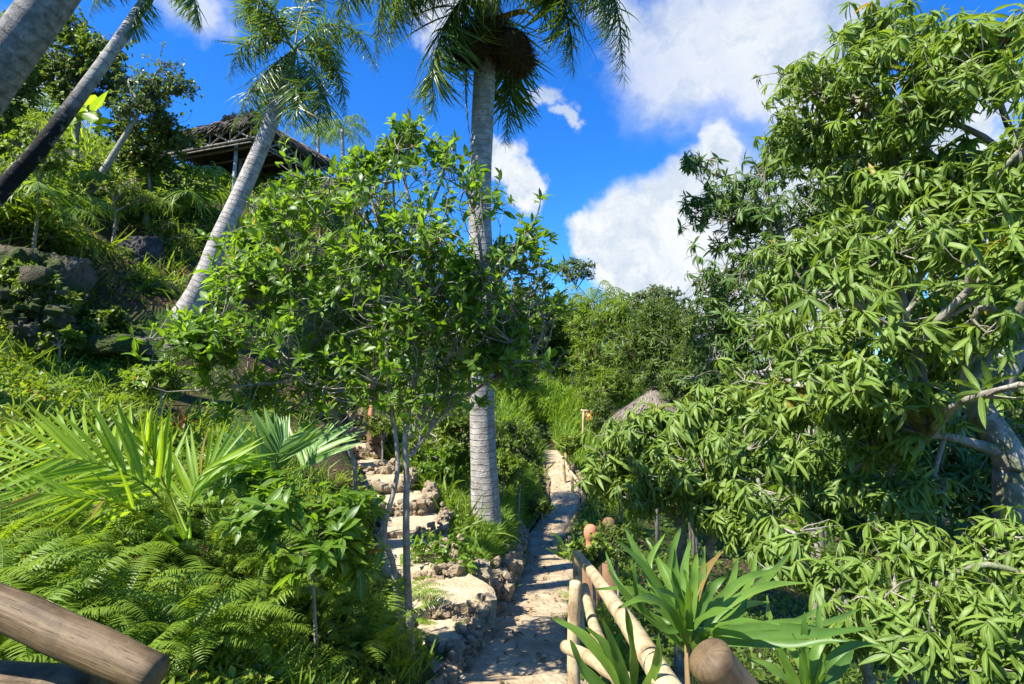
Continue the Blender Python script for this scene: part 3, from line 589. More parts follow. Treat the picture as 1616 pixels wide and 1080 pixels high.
def mini_palm(name, label, px, py, d, hgt, L, group=None, ll=.5, nf=12):
    top = P(px, py, d); base = gpt(top[0], top[1]); base[2] = min(base[2]-.1, top[2]-1.0); fr = []
    for q in range(nf):
        a = q*2.4+px; e = .55-.9*(q/nf); h = np.array([math.cos(a), math.sin(a), 0])
        fr.append([top, top+L*(h*.42+np.array([0, 0, .38*(e+.5)])), top+L*(h*.78+np.array([0, 0, .35*e])), top+L*(h*.95+np.array([0, 0, -.30+.3*e]))])
    return palm(name, label, [base, base*.5+top*.5+np.array([.1, 0, 0]), top], .11, .08, fr, 'palmbark', dict(nleaf=36, ll=ll, wd=.9, hang=.5, plum=.3, r=.02), group, lmat='bamboo')
mini_palm('distant_palm', 'small sunlit palm far behind the right edge of the leaning palm', 540, 205, 26, 0, 1.5)
mini_palm('distant_palm', 'tiny palm between the leaning palm and the pavilion roof edge', 502, 212, 30, 0, 1.3)
mini_palm('distant_palm', 'spiky palm rising over the far jungle under the white cloud', 935, 478, 24, 0, 2.0)

# ---------------------------------------------------------------- hill pavilion
def pavilion():
    cz = 7.45; c0 = np.array([-8.0, 17.0, cz]); u = np.array([.35, .937, 0])*3.6; v = np.array([-.937, .35, 0])*4.2
    o = c0+(u+v)/2; o = gpt(o[0], o[1]); root = thing('pavilion', 'open hilltop pavilion with thatched roof and lattice of grey poles under the eaves', 'pavilion', o)
    cor = [c0, c0+u, c0+u+v, c0+v]; ctr = sum(cor)/4
    # thatched hip roof: thick shaggy shell
    ridge_a = ctr-v*.12+np.array([0, 0, 1.75]); ridge_b = ctr+v*.22+np.array([0, 0, 1.75])
    ov = [c+(c-ctr)*.04+np.array([0, 0, .55]) for c in cor]
    sides = [(ov[0], ov[1], ridge_a, ridge_a), (ov[1], ov[2], ridge_b, ridge_a), (ov[2], ov[3], ridge_b, ridge_b), (ov[3], ov[0], ridge_a, ridge_b)]
    mb = MB(); n = 24; g = np.linspace(0, 1, n+1); U, Vv = np.meshgrid(g, g, indexing='ij')
    for k, (a, b_, c_, d_) in enumerate(sides):
        for off in (0, -.16):
            q = (a*(1-U[..., None])+b_*U[..., None])*(1-Vv[..., None])+(d_*(1-U[..., None])+c_*U[..., None])*Vv[..., None]
            q = q+np.array([0, 0, off+.02])[None, None]+np.array([0, 0, 1])*(-.22*(4*Vv*(1-Vv)))[..., None]+.04*nz(q.reshape(-1, 3), 2.5).reshape(n+1, n+1)[..., None]
            i = np.arange(n)[:, None]*(n+1); j = np.arange(n)[None]; F = np.stack([i+j, i+n+1+j, i+n+1+j+1, i+j+1], -1).reshape(-1, 4)
            mb.add(q.reshape(-1, 3), F, np.clip(.3+.3*nz(q.reshape(-1, 3), 3.), 0, 1), 0)
    TH = leafT(.55, .05, 3, .1, .35, .4, 1, base=.9)
    for (a, b_, c_, d_) in sides:
        m = 4200; uu = rng.random(m); vv = rng.random(m)**1.2; vv[:500] = 0.0
        e = (b_-a)/np.linalg.norm(b_-a); mid_ = (c_+d_)/2; dn = (a+b_)/2-mid_; dn -= e*(dn@e); dn = nrm(dn)
        q = (a*(1-uu[:, None])+b_*uu[:, None])*(1-vv[:, None])+(d_*(1-uu[:, None])+c_*uu[:, None])*vv[:, None]
        q = q+np.array([0, 0, 1])*(-.22*(4*vv*(1-vv)))[:, None]+rng.normal(size=(m, 3))*.02+np.array([0, 0, .06])-dn*.25
        nn = nrm(np.cross(e, dn)); nn = nn if nn[2] > 0 else -nn
        dd = nrm(dn[None]+rng.normal(size=(m, 3))*.12); inst(mb, TH, q, frames(dd, nrm(nn[None]+rng.normal(size=(m, 3))*.4)), rng.uniform(.6, 1.2, m), rng.random(m))
    link('roof', mb.mesh('roof', M['thatch'], o), root)
    for k in range(4):                              # lattice girders round the eaves
        a, b_ = cor[k], cor[(k+1) % 4]; mb = MB(); up_ = np.array([0, 0, .46])
        for h in (0, 1):
            tube(mb, spline([a+up_*h-(b_-a)*.04, (a+b_)/2+up_*h, b_+up_*h+(b_-a)*.04], 8), np.full(8, .042), 6, True, .1)
        tube(mb, spline([a-np.array([0, 0, .12]), (a+b_)/2-np.array([0, 0, .10]), b_-np.array([0, 0, .12])], 8), np.full(8, .025), 6, True, .1)
        nb = 5
        for q in range(nb):
            p0 = a+(b_-a)*q/nb; p1 = a+(b_-a)*(q+1)/nb
            tube(mb, [p0, p1+up_], [.032, .032], 6); tube(mb, [p0+up_, p1], [.03, .03], 6); tube(mb, [p1, p1+up_], [.028, .028], 5)
        link('eaves_lattice', mb.mesh('eaves_lattice', M['greywood'], o), root)
    fz = 5.15
    for k, c in enumerate([c0+u*.12+v*.25, c0+u*.15+v*.95, c0+u*.9+v*.15, c0+u*.9+v*.9, c0+u*.5+v*.55]):
        bt = c.copy(); bt[2] = min(fz-.2, gpt(c[0], c[1])[2]-.1); tp = c+np.array([.02, 0, .3]); mb = MB(); tube(mb, [bt+np.array([-.08, 0, 0]), tp], [.06, .055], 10); link('post', mb.mesh('post', M['paintwood'], o), root)
    for k in range(5):
        mb = MB(); e0 = c0+u*(.1+.2*k)-np.array([0, 0, .06]); tube(mb, [e0, e0+v], [.045, .04], 6); link('beam', mb.mesh('beam', M['poledark'], o), root)
    for k in range(4):
        mb = MB(); e0 = [ov[0], ov[1], ov[2], ov[3]][k]-np.array([0, 0, .35]); tube(mb, [e0, (ridge_a if k < 2 else ridge_b)-np.array([0, 0, .5])], [.04, .035], 6); link('rafter', mb.mesh('rafter', M['poledark'], o), root)
    mb = MB(); U, Vv = np.meshgrid(g, g, indexing='ij'); q = c0+u*U[..., None]*1.0+v*Vv[..., None]; q[..., 2] = fz+.01*nz(q.reshape(-1, 3), 4).reshape(n+1, n+1)
    i = np.arange(n)[:, None]*(n+1); j = np.arange(n)[None]; F = np.stack([i+j, i+n+1+j, i+n+1+j+1, i+j+1], -1).reshape(-1, 4); mb.add(q.reshape(-1, 3), F, .3, 0); q2 = q-np.array([0, 0, .12]); mb.add(q2.reshape(-1, 3), F, .3, 0)
    link('deck', mb.mesh('deck', M['poledark'], o), root)
pavilion()
def valley_hut():
    ap = P(1032, 618, 15.5); o = gpt(ap[0], ap[1]); root = thing('thatched_hut', 'small grey thatched hut roof half hidden by mango leaves in the hollow', 'hut', o)
    mb = MB(); n = 24; R_ = 1.15; hh = .72; an = np.linspace(0, 2*PI, 33); g = np.linspace(0, 1, 13)
    A2, G2 = np.meshgrid(an, g, indexing='ij'); rr = R_*G2*(1+.03*np.cos(4*A2))
    for off in (0, -.12):
        q = np.stack([ap[0]+rr*np.cos(A2), ap[1]+rr*np.sin(A2), ap[2]+off-hh*G2**1.1], -1); i = np.arange(32)[:, None]*13; j = np.arange(12)[None]
        F = np.stack([i+j, i+13+j, i+14+j, i+j+1], -1).reshape(-1, 4); mb.add(q.reshape(-1, 3), F, np.clip(.5+.3*nz(q.reshape(-1, 3), 4.), 0, 1), 0)
    TH = leafT(.4, .04, 3, .1, .3, .4, 1, base=.9); m = 6000; a = rng.uniform(0, 2*PI, m); gg = rng.random(m)**.6; gg[:700] = .98
    q = np.stack([ap[0]+R_*gg*np.cos(a), ap[1]+R_*gg*np.sin(a), ap[2]-hh*gg**1.1+.02+rng.normal(size=m)*.015], -1); dn = nrm(np.stack([np.cos(a)*R_, np.sin(a)*R_, -hh*np.ones(m)], -1)+rng.normal(size=(m, 3))*.15)
    inst(mb, TH, q-dn*.2, frames(dn, nrm(np.stack([np.cos(a)*hh, np.sin(a)*hh, R_*np.ones(m)], -1))), rng.uniform(.6, 1.1, m), rng.random(m)*.5+.5); link('roof', mb.mesh('roof', M['thatch'], o), root)
    for k in range(6):
        a = k*PI/3+.3; t_ = np.array([ap[0]+1.05*math.cos(a), ap[1]+1.05*math.sin(a), ap[2]-.75]); bt = gpt(t_[0], t_[1], -.1); mb = MB(); tube(mb, [bt, t_], [.05, .045], 8); link('post', mb.mesh('post', M['greywood'], o), root)
valley_hut()

# ---------------------------------------------------------------- railings, posts, ornaments
def log(name, pts, r0, r1, mat, o, root, ns=20, n=26, bmp=.05):
    mb = MB(); s = spline(pts, n); L = np.linalg.norm(s[-1]-s[0]); s = s+.012*np.stack([nz(s, 1.7), nz(s+5, 1.7), nz(s+9, 1.7)], -1)
    tube(mb, s, np.linspace(r0, r1, n)*(1+.05*nz(s, 9.)), ns, True, bmp); o_ = link(name, mb.mesh(name, M[mat], o), root)
    return o_
o = gpt(-1.0, 1.35); root = thing('log_railing', 'thick brown log handrail in the bottom left corner', 'railing', o)
log('top_rail', pp((-420, 815, 1.6), (-60, 932, 1.5), (120, 1012, 1.42), (240, 1064, 1.38)), .051, .048, 'poledark', o, root, 28)
log('lower_rail', pp((-420, 1052, 1.75), (-60, 1072, 1.62), (125, 1084, 1.52)), .056, .05, 'poledark', o, root, 24)
log('post', [gpt(P(180, 1110, 1.44)[0], P(180, 1110, 1.44)[1], -.1), P(180, 1110, 1.46), P(176, 1056, 1.47)], .055, .05, 'poledark', o, root, 24)
log('brace', pp((60, 1300, 1.55), (110, 1150, 1.53), (190, 1052, 1.50)), .04, .035, 'poledark', o, root, 16)
o = gpt(P(910, 960, 4.6)[0], P(910, 960, 4.6)[1]); root = thing('pole_railing', 'railing of peeled pale poles running down the right side of the path', 'railing', o)
def gp(px, py, d, dz=-.1): q = P(px, py, d); return gpt(q[0], q[1], dz)
log('top_rail', pp((1100, 1150, 1.55), (1030, 1048, 1.95), (975, 962, 2.75), (935, 905, 3.9), (911, 876, 5.3)), .043, .036, 'pole', o, root)
log('lower_rail', pp((1010, 1120, 2.0), (965, 1052, 2.5), (936, 985, 3.5), (922, 925, 4.6)), .038, .032, 'pole', o, root)
log('post', [gp(908, 1100, 3.4, -.3), P(905, 1030, 3.45), P(908, 920, 3.5)], .040, .036, 'pole', o, root)
log('post', [gp(918, 960, 5.3, -.2), P(912, 905, 5.3), P(910, 872, 5.3)], .045, .040, 'pole', o, root)
log('cross_rail', pp((893, 1022, 3.35), (930, 1040, 3.0), (990, 1075, 2.4)), .036, .034, 'pole', o, root)
o = gp(1150, 1150, 1.5); root = thing('log_post', 'round topped wooden post rising from the bottom edge among strap leaves', 'post', o)
log('shaft', pp((1290, 1290, 1.45), (1200, 1140, 1.43), (1122, 1038, 1.40)), .062, .056, 'poledark', o, root, 26)
o = gp(895, 760, 14.0); root = thing('far_railing', 'small pale pole railing where the path climbs again', 'railing', o)
log('top_rail', pp((888, 722, 16.2), (898, 742, 15.2), (914, 762, 14.2)), .05, .045, 'pole', o, root, 8, 8)
for a_, t_ in (((895, 712, 16.2), 690), ((905, 780, 14.3), 750), ((892, 755, 15), 726)):
    q = P(*a_); log('post', [gpt(q[0], q[1], -.1), P(a_[0]-3, t_, a_[2])], .045, .04, 'pole', o, root, 8, 6)
log('brace', pp((898, 690, 16.4), (908, 697, 16.6)), .035, .035, 'pole', o, root, 8, 4)
o = gp(920, 690, 18.5); root = thing('lamp_bracket_post', 'thin pale post with a short side arm standing before the grassy slope', 'post', o)
bt = P(919, 694, 18.5); bt[2] = min(bt[2], o[2]+.1)-.1
log('shaft', [bt, P(921, 648, 18.5)], .045, .04, 'pole', o, root, 8, 6); log('arm', pp((917, 648, 18.5), (938, 649, 18.5)), .04, .035, 'pole', o, root, 8, 5); log('brace', pp((920, 661, 18.5), (928, 650, 18.5)), .025, .025, 'pole', o, root, 8, 4)
def lathe(name, label, cat, pos, prof, mat, ns=28, wob=.04, lean=(0, 0)):
    mb = MB(); pr = np.array(prof, float); an = np.linspace(0, 2*PI, ns+1)[:-1]; n = len(pr)
    V = np.stack([pr[:, 0:1]*np.cos(an)[None]+lean[0]*pr[:, 1:2], pr[:, 0:1]*np.sin(an)[None], np.repeat(pr[:, 1:2], ns, 1)], -1)
    V[..., :2] *= (1+wob*nz(V.reshape(-1, 3)+pos, 4).reshape(n, ns))[..., None]
    i = np.arange(n-1)[:, None]*ns; j = np.arange(ns)[None]; j2 = (j+1) % ns; F = np.stack([i+j, i+j2, i+ns+j2, i+ns+j], -1).reshape(-1, 4); mb.add(V.reshape(-1, 3), F, 0, 0)
    o_ = link(name, mb.mesh(name, M[mat]), None, pos); return tag(o_, label, cat) if label else o_
dome = [(.16, 0), (.16, .1), (.135, .22), (.12, .3), (.135, .36), (.165, .44), (.175, .53), (.165, .62), (.13, .69), (.07, .73), (.004, .74)]
def face_pot(label, pos, s, mat, yaw):
    root = thing('terracotta_ornament', label, 'ornament', pos)
    a = lathe('head', None, None, np.zeros(3), [(r*s, z*s) for r, z in dome], mat); a.parent = root
    for nm, xx, zz, rr in (('eye', -.07, .56, .030), ('eye', .07, .56, .030), ('mouth', 0, .42, .045)):
        T = stoneT(5, 1.3); mb = MB(); mb.add(T[0]*np.array([rr*s*(1.3 if nm == 'mouth' else 1), .02*s, rr*s*.6])+np.array([xx*s, -.158*s, zz*s]), T[1], 0, 0); e = link(nm, mb.mesh(nm, M['terrabrown']), root)
    T = stoneT(6, 2.3); mb = MB(); mb.add(T[0]*np.array([.022*s, .04*s, .045*s])+np.array([0, -.165*s, .50*s]), T[1], 0, 0); link('nose', mb.mesh('nose', M[mat]), root)
    root.rotation_euler.z = yaw
    return root
t1 = P(595, 660, 10.0); face_pot('red terracotta head standing among plants beside the side stair', t1, .95, 'terra', .2)
lathe('plinth', 'stubby earthen plinth under the red terracotta head', 'plinth', t1-np.array([0, 0, .42]), [(.17, 0), (.165, .2), (.16, .4), (.14, .415), (.003, .418)], 'terrabrown')
t2 = P(932, 846, 6.4); face_pot('orange terracotta head at the top of the pole railing', t2-np.array([0, 0, .19]), .43, 'terra', .3)
lathe('plinth', 'clay plinth carrying the orange head beside the railing', 'plinth', np.array([t2[0], t2[1], gpt(t2[0], t2[1])[2]-.05]), [(.13, 0), (.13, .3), (.12, max(.4, t2[2]-.20-gpt(t2[0], t2[1])[2]+.05)), (.003, max(.405, t2[2]-.20-gpt(t2[0], t2[1])[2]+.055))], 'terrabrown')
t3 = P(961, 842, 7.6); face_pot('dark brown clay head in the shade behind the orange one', t3-np.array([0, 0, .16]), .5, 'terrabrown', .2)
lathe('plinth', 'shaded plinth beneath the dark brown clay head', 'plinth', np.array([t3[0], t3[1], gpt(t3[0], t3[1])[2]-.05]), [(.12, 0), (.12, max(.3, t3[2]-.17-gpt(t3[0], t3[1])[2]+.04)), (.003, max(.305, t3[2]-.17-gpt(t3[0], t3[1])[2]+.045))], 'terrabrown')
lathe('clay_pot', 'orange clay ball ornament near the bracket post', 'ornament', P(934, 668, 18.3), [(.003, 0), (.09, .02), (.16, .08), (.19, .16), (.16, .25), (.1, .31), (.06, .33), (.07, .36), (.003, .365)], 'orange')
log_o = P(934, 690, 18.3)

# ---------------------------------------------------------------- mango trees
mt = P(1612, 830, 4.6); mt = gpt(mt[0], mt[1], -.1)
tree('mango_tree', 'big mango tree with a mottled grey trunk at the right edge', 'mango tree', mt,
     [([mt, P(1600, 800, 4.6), P(1592, 725, 4.6), P(1545, 640, 4.7), P(1500, 560, 4.9), P(1480, 430, 5.1), P(1450, 280, 5.2)], .15, .05),
      ([P(1585, 715, 4.6), P(1535, 700, 4.5), P(1500, 690, 4.35), P(1465, 688, 4.2)], .05, .02),
      ([P(1556, 655, 4.7), P(1600, 560, 4.6), P(1650, 430, 4.4), P(1620, 200, 4.3)], .08, .04)],
     [(1560, 100, 4.2, 110, 90), (1450, 90, 4.8, 110, 70), (1330, 130, 5.4, 95, 60), (1400, 210, 5.0, 80, 40), (1610, 260, 3.4, 60, 80), (1500, 250, 4.6, 60, 35), (1590, 400, 3.3, 60, 60),
      (1490, 370, 3.6, 75, 45), (1400, 400, 3.9, 75, 45), (1330, 455, 4.0, 70, 50), (1430, 500, 3.7, 100, 55), (1540, 500, 3.5, 80, 50), (1290, 560, 4.2, 60, 60), (1370, 590, 3.9, 90, 50), (1250, 200, 6.0, 55, 60), (1270, 130, 5.8, 40, 30), (1660, 120, 3.6, 60, 120), (1480, 620, 3.9, 55, 30), (1600, 610, 3.2, 50, 50, .3, .6), (1420, 290, 4.8, 80, 45), (1350, 290, 5.6, 80, 45), (1500, 320, 4.6, 70, 40), (1380, 60, 5.2, 70, 60), (1310, 210, 5.8, 70, 50), (1470, 180, 4.6, 70, 50), (1550, 500, 5.5, 90, 60, .6, .5), (1600, 330, 5.0, 60, 90, .6, .5), (1240, 120, 6.1, 40, 35), (1250, 430, 5.2, 70, 60), (1220, 520, 5.0, 70, 50), (1320, 380, 5.0, 80, 50), (1540, 440, 4.6, 90, 60, .6, .7), (1480, 560, 4.6, 90, 50, .6, .7), (1200, 590, 5.2, 60, 40), (1540, 300, 4.4, 80, 60, .6, .7), (1390, 690, 4.3, 80, 45), (1340, 640, 4.6, 80, 40), (1470, 780, 4.3, 60, 40), (1400, 780, 4.4, 70, 45), (1320, 760, 4.6, 60, 45), (1500, 660, 4.2, 40, 22), (1330, 520, 4.4, 70, 50), (1400, 460, 4.4, 70, 50), (1350, 430, 5.5, 70, 50)],
     3500, MANGO, 'mango', 'mangobark', k=(7, 12), th=(45, 120), size=.78, grav=.52, upw=.75, limb_r=.04, rej=-.12, shell=.6, twigmat='bark')
m2 = gp(1284, 720, 7.6)
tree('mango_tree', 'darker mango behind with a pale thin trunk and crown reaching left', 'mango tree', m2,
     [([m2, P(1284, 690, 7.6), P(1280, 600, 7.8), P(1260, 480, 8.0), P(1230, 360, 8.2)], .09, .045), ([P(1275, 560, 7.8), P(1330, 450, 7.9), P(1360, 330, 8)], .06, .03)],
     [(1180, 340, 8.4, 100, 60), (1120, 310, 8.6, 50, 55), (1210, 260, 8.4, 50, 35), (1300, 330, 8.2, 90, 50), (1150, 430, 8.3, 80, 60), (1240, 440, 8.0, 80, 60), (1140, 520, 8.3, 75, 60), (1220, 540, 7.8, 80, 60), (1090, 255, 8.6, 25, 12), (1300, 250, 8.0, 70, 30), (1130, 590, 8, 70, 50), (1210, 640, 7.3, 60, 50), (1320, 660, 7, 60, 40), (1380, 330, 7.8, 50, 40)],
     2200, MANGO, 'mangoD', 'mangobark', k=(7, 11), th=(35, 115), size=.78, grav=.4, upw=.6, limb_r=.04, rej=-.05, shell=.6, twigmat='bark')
m3 = gp(1070, 800, 5.6)
tree('mango_tree', 'low bushy mango spreading over the slope right of the path', 'mango tree', m3,
     [([m3, m3+np.array([0, 0, .8]), P(1080, 760, 5.6), P(1090, 690, 5.5)], .07, .03), ([m3+np.array([0, 0, .4]), P(1140, 800, 5.2), P(1200, 760, 4.9)], .05, .02)],
     [(1010, 700, 5.4, 80, 45), (960, 735, 5.6, 50, 45), (1080, 680, 5.2, 70, 50), (1130, 640, 5.0, 60, 45), (1100, 740, 4.9, 90, 45), (1020, 770, 5.2, 60, 35), (1170, 710, 4.6, 70, 50), (1230, 640, 4.9, 60, 50), (1200, 780, 4.3, 60, 40), (1130, 800, 4.7, 55, 30), (1250, 840, 4.0, 60, 40), (1240, 720, 4.6, 60, 40), (1180, 830, 4.4, 50, 35), (1050, 655, 5.3, 40, 16), (985, 680, 5.6, 40, 22)],
     1250, MANGO, 'mango', 'mangobark', k=(8, 13), th=(48, 118), size=.76, grav=.55, upw=.8, limb_r=.03, rej=-.3, shell=.5, twigmat='bark')
m4 = gp(1430, 1050, 3.8)
tree('mango_tree', 'young mango with bright drooping rosettes in the lower right corner', 'mango tree', m4,
     [([m4, m4+np.array([0, 0, .6]), P(1430, 1000, 3.7), P(1440, 930, 3.6)], .05, .025), ([m4+np.array([0, 0, .3]), P(1350, 1000, 3.6), P(1320, 930, 3.6)], .04, .02)],
     [(1310, 900, 3.8, 80, 40), (1240, 880, 3.9, 50, 30), (1400, 960, 3.4, 90, 45), (1500, 900, 3.6, 80, 45), (1590, 850, 3.5, 60, 45), (1560, 960, 3.2, 90, 50), (1450, 1010, 3.2, 70, 30), (1330, 990, 3.5, 50, 30), (1600, 1050, 3.0, 60, 50), (1430, 850, 3.9, 60, 30), (1660, 920, 3.2, 50, 90)],
     640, MANGO, 'mango', 'mangobark', k=(8, 12), th=(48, 116), size=.74, grav=.5, upw=.9, limb_r=.025, rej=-.35, shell=.5, twigmat='bark')
m5 = gp(1440, 800, 6.2)
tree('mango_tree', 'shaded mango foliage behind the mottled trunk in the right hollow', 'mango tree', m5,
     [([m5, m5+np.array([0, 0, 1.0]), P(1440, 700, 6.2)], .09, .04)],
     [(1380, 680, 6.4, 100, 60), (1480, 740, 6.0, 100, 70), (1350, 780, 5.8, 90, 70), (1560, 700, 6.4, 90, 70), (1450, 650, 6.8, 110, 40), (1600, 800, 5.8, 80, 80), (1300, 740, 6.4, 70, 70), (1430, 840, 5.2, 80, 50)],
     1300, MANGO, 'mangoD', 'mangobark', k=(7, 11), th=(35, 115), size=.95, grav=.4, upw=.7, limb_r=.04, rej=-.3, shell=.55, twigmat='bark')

# ---------------------------------------------------------------- small trees in the middle
s1 = gp(650, 962, 3.95, -.05)
wide = lambda L, f=1.38: [tuple([b[0], b[1], b[2], b[3]*f, b[4]*f]+[b[5]*f if len(b) > 5 else .35*f]+list(b[6:])) for b in L]
tree('small_tree', 'slender multi stemmed tree rising in front of the royal palm', 'tree', s1,
     [([s1, P(641, 860, 3.95), P(642, 760, 3.95), P(640, 690, 3.95), P(655, 600, 3.95), P(672, 480, 3.95), P(660, 360, 3.95)], .027, .012),
      ([s1+np.array([-.06, 0, 0]), P(622, 900, 3.9), P(606, 840, 3.88), P(628, 740, 3.92), P(618, 640, 3.95), P(608, 500, 3.9), P(602, 340, 3.95)], .022, .010),
      ([P(646, 690, 3.95), P(690, 600, 3.95), P(730, 520, 3.95), P(770, 430, 3.95)], .018, .010),
      ([P(648, 720, 3.95), P(705, 650, 4.0), P(790, 590, 4.1), P(840, 560, 4.1)], .014, .008)],
     wide([(620, 275, 4.0, 75, 60, .3), (560, 300, 4.1, 60, 50, .3), (735, 300, 4.0, 62, 48, .3), (690, 390, 3.9, 90, 60, .4), (790, 395, 4.0, 60, 50, .3), (770, 490, 4.0, 85, 50, .35), (650, 500, 3.9, 80, 50, .35), (850, 480, 4.1, 38, 35, .25), (825, 595, 4.1, 36, 22, .2), (710, 235, 4.1, 30, 22, .2), (640, 215, 4, 25, 20, .2), (700, 620, 3.9, 70, 45, .3, .35), (600, 400, 4, 60, 60, .35), (760, 560, 4.0, 55, 40, .3, .7), (640, 570, 4.0, 90, 60, .4, .4), (700, 480, 4.0, 120, 70, .4, .6), (560, 560, 4.1, 50, 60, .3, .4), (820, 540, 4.1, 60, 45, .3, .6), (605, 235, 4.0, 20, 30, .1, .8), (655, 205, 4.0, 14, 22, .1, .8), (580, 250, 4.0, 22, 26, .1, .8), (830, 370, 4.0, 26, 26, .15, .8), (730, 590, 4.0, 80, 40, .3, .7), (840, 570, 4.2, 50, 40, .3, .7), (600, 620, 4.0, 70, 40, .3, .5), (680, 640, 4.0, 60, 30, .3, .4), (790, 450, 3.8, 60, 60, .2, .6)]),
     2150, ELLI, 'small', 'bark', k=(4, 7), th=(15, 80), size=.74, grav=.05, upw=.8, limb_r=.013, twig_r=.0042, rej=-.02, shell=.5, along=.06, twigmat='bark')
s2 = gp(566, 800, 4.7, -.05)
tree('small_tree', 'forked pale stemmed small tree with crown leaning to the left', 'tree', s2,
     [([s2, P(560, 740, 4.7), P(545, 690, 4.7), P(572, 620, 4.6), P(583, 520, 4.5), P(585, 400, 4.4), P(520, 300, 4.4)], .021, .010),
      ([P(548, 695, 4.7), P(525, 640, 4.6), P(517, 560, 4.5), P(490, 470, 4.4), P(440, 380, 4.4)], .018, .010),
      ([P(525, 640, 4.6), P(470, 590, 4.4), P(420, 540, 4.2), P(360, 530, 4.0)], .014, .008)],
     wide([(430, 340, 4.4, 68, 55, .35), (520, 300, 4.3, 70, 60, .35), (480, 420, 4.3, 90, 60, .4), (400, 440, 4.3, 50, 40, .3), (345, 535, 3.9, 95, 38, .3), (260, 535, 3.8, 55, 28, .2), (560, 480, 4.4, 60, 60, .35), (450, 560, 4.1, 85, 40, .35), (380, 610, 4.0, 75, 32, .3), (510, 510, 4.2, 60, 40, .3), (470, 640, 4.3, 50, 30, .25, .6), (400, 330, 4.4, 45, 40, .25), (540, 560, 4.3, 60, 50, .3, .5), (440, 500, 4.2, 90, 60, .3, .5), (300, 530, 3.8, 80, 30, .25, .8), (470, 600, 4.1, 90, 40, .3, .6)]),
     1700, ELLI, 'small', 'bark', k=(4, 7), th=(15, 80), size=.78, grav=.05, upw=.8, limb_r=.013, twig_r=.0042, rej=-.02, shell=.5, along=.06, twigmat='bark')
s3 = gp(500, 930, 3.3, -.05)
tree('leafy_shrub', 'shrub with long dark pointed leaves among the ferns', 'shrub', s3,
     [([s3, s3+np.array([0, 0, .15]), P(490, 850, 3.15)], .014, .008)],
     [(430, 800, 3.1, 75, 45, .25), (500, 860, 3.0, 65, 40, .25), (545, 810, 3.2, 50, 45, .25), (390, 760, 3.3, 50, 30, .2), (560, 880, 3.2, 40, 35, .2)],
     170, LANCE, 'small', 'bark', k=(5, 8), th=(40, 100), size=.72, grav=.1, upw=1.2, limb_r=.008, twig_r=.003, rej=-.5, along=.06)
s4 = gp(715, 850, 6.6)
tree('leafy_shrub', 'thin branching shrub drooping over the steps and grass near the palm', 'shrub', s4,
     [([s4, s4+np.array([0, 0, .2])], .012, .008)], [(690, 870, 6.4, 60, 35, .3), (740, 880, 6.3, 25, 20, .2)], 80, ELLI, 'small', 'bark', k=(4, 7), size=.9, upw=.6, limb_r=.006, twig_r=.003, rej=-.6)

# ---------------------------------------------------------------- shrubs and trees of hillside, middle and far ground
def bush(name, label, cat, px, py, d, rx, ry, n, T, mat, size=1.0, group=None, k=(5, 8), stem=None, extra=(), rz=None, gy=None, **kw):
    top = P(px, py, d); b_ = gpt(top[0], top[1], -.1); b_[2] = min(b_[2], top[2]-ry/FPX*d*.6)
    st = stem or [([b_, b_*.5+top*.5+np.array([.05, 0, 0]), top], max(.02, .012*d*ry/100*.6), .012)]
    bl = [(px, py, d, rx*.7, ry*.7)]
    nb = 5
    for q in range(nb):
        a = q*2*PI/nb+px; bl.append((px+rx*.62*math.cos(a), py+ry*.6*math.sin(a), d+.25*rx/FPX*d*math.sin(a*2), rx*.45, ry*.45))
    for e in extra: bl.append(e)
    kw.setdefault('rej', -.25); kw.setdefault('shell', .45)
    return tree(name, label, cat, b_, st, bl, n, T, mat, 'bark', k=k, size=size, group=group, limb_r=.02*max(1, d/8), twig_r=.006*max(1, d/12), **kw)
bush('hill_tree', 'dense dark tree behind the charred palm near the top left', 'tree', 125, 105, 12, 80, 85, 1500, BROAD, 'dark', .85, th=(10, 100))
bush('hill_tree', 'pale grey-green airy tree left of the leaning palm', 'tree', 240, 145, 11.5, 70, 65, 1100, BROAD, 'dull', .62, th=(10, 100), rej=-.05, stem=[(pp((115, 352, 10.8), (150, 290, 11.0), (190, 225, 11.2), (225, 170, 11.4)), .085, .035)])
bush('hill_tree', 'olive leaved tree below the pale one hiding the left pavilion eave', 'tree', 235, 225, 12, 75, 60, 1200, BROAD, 'dark', .75, th=(10, 100))
bush('hill_tree', 'green tree cut by the left edge of the picture behind the grey palm', 'tree', -5, 130, 10, 70, 110, 1100, BROAD, 'dark', .9)
HS = 'shrubs covering the hillside below the pavilion'
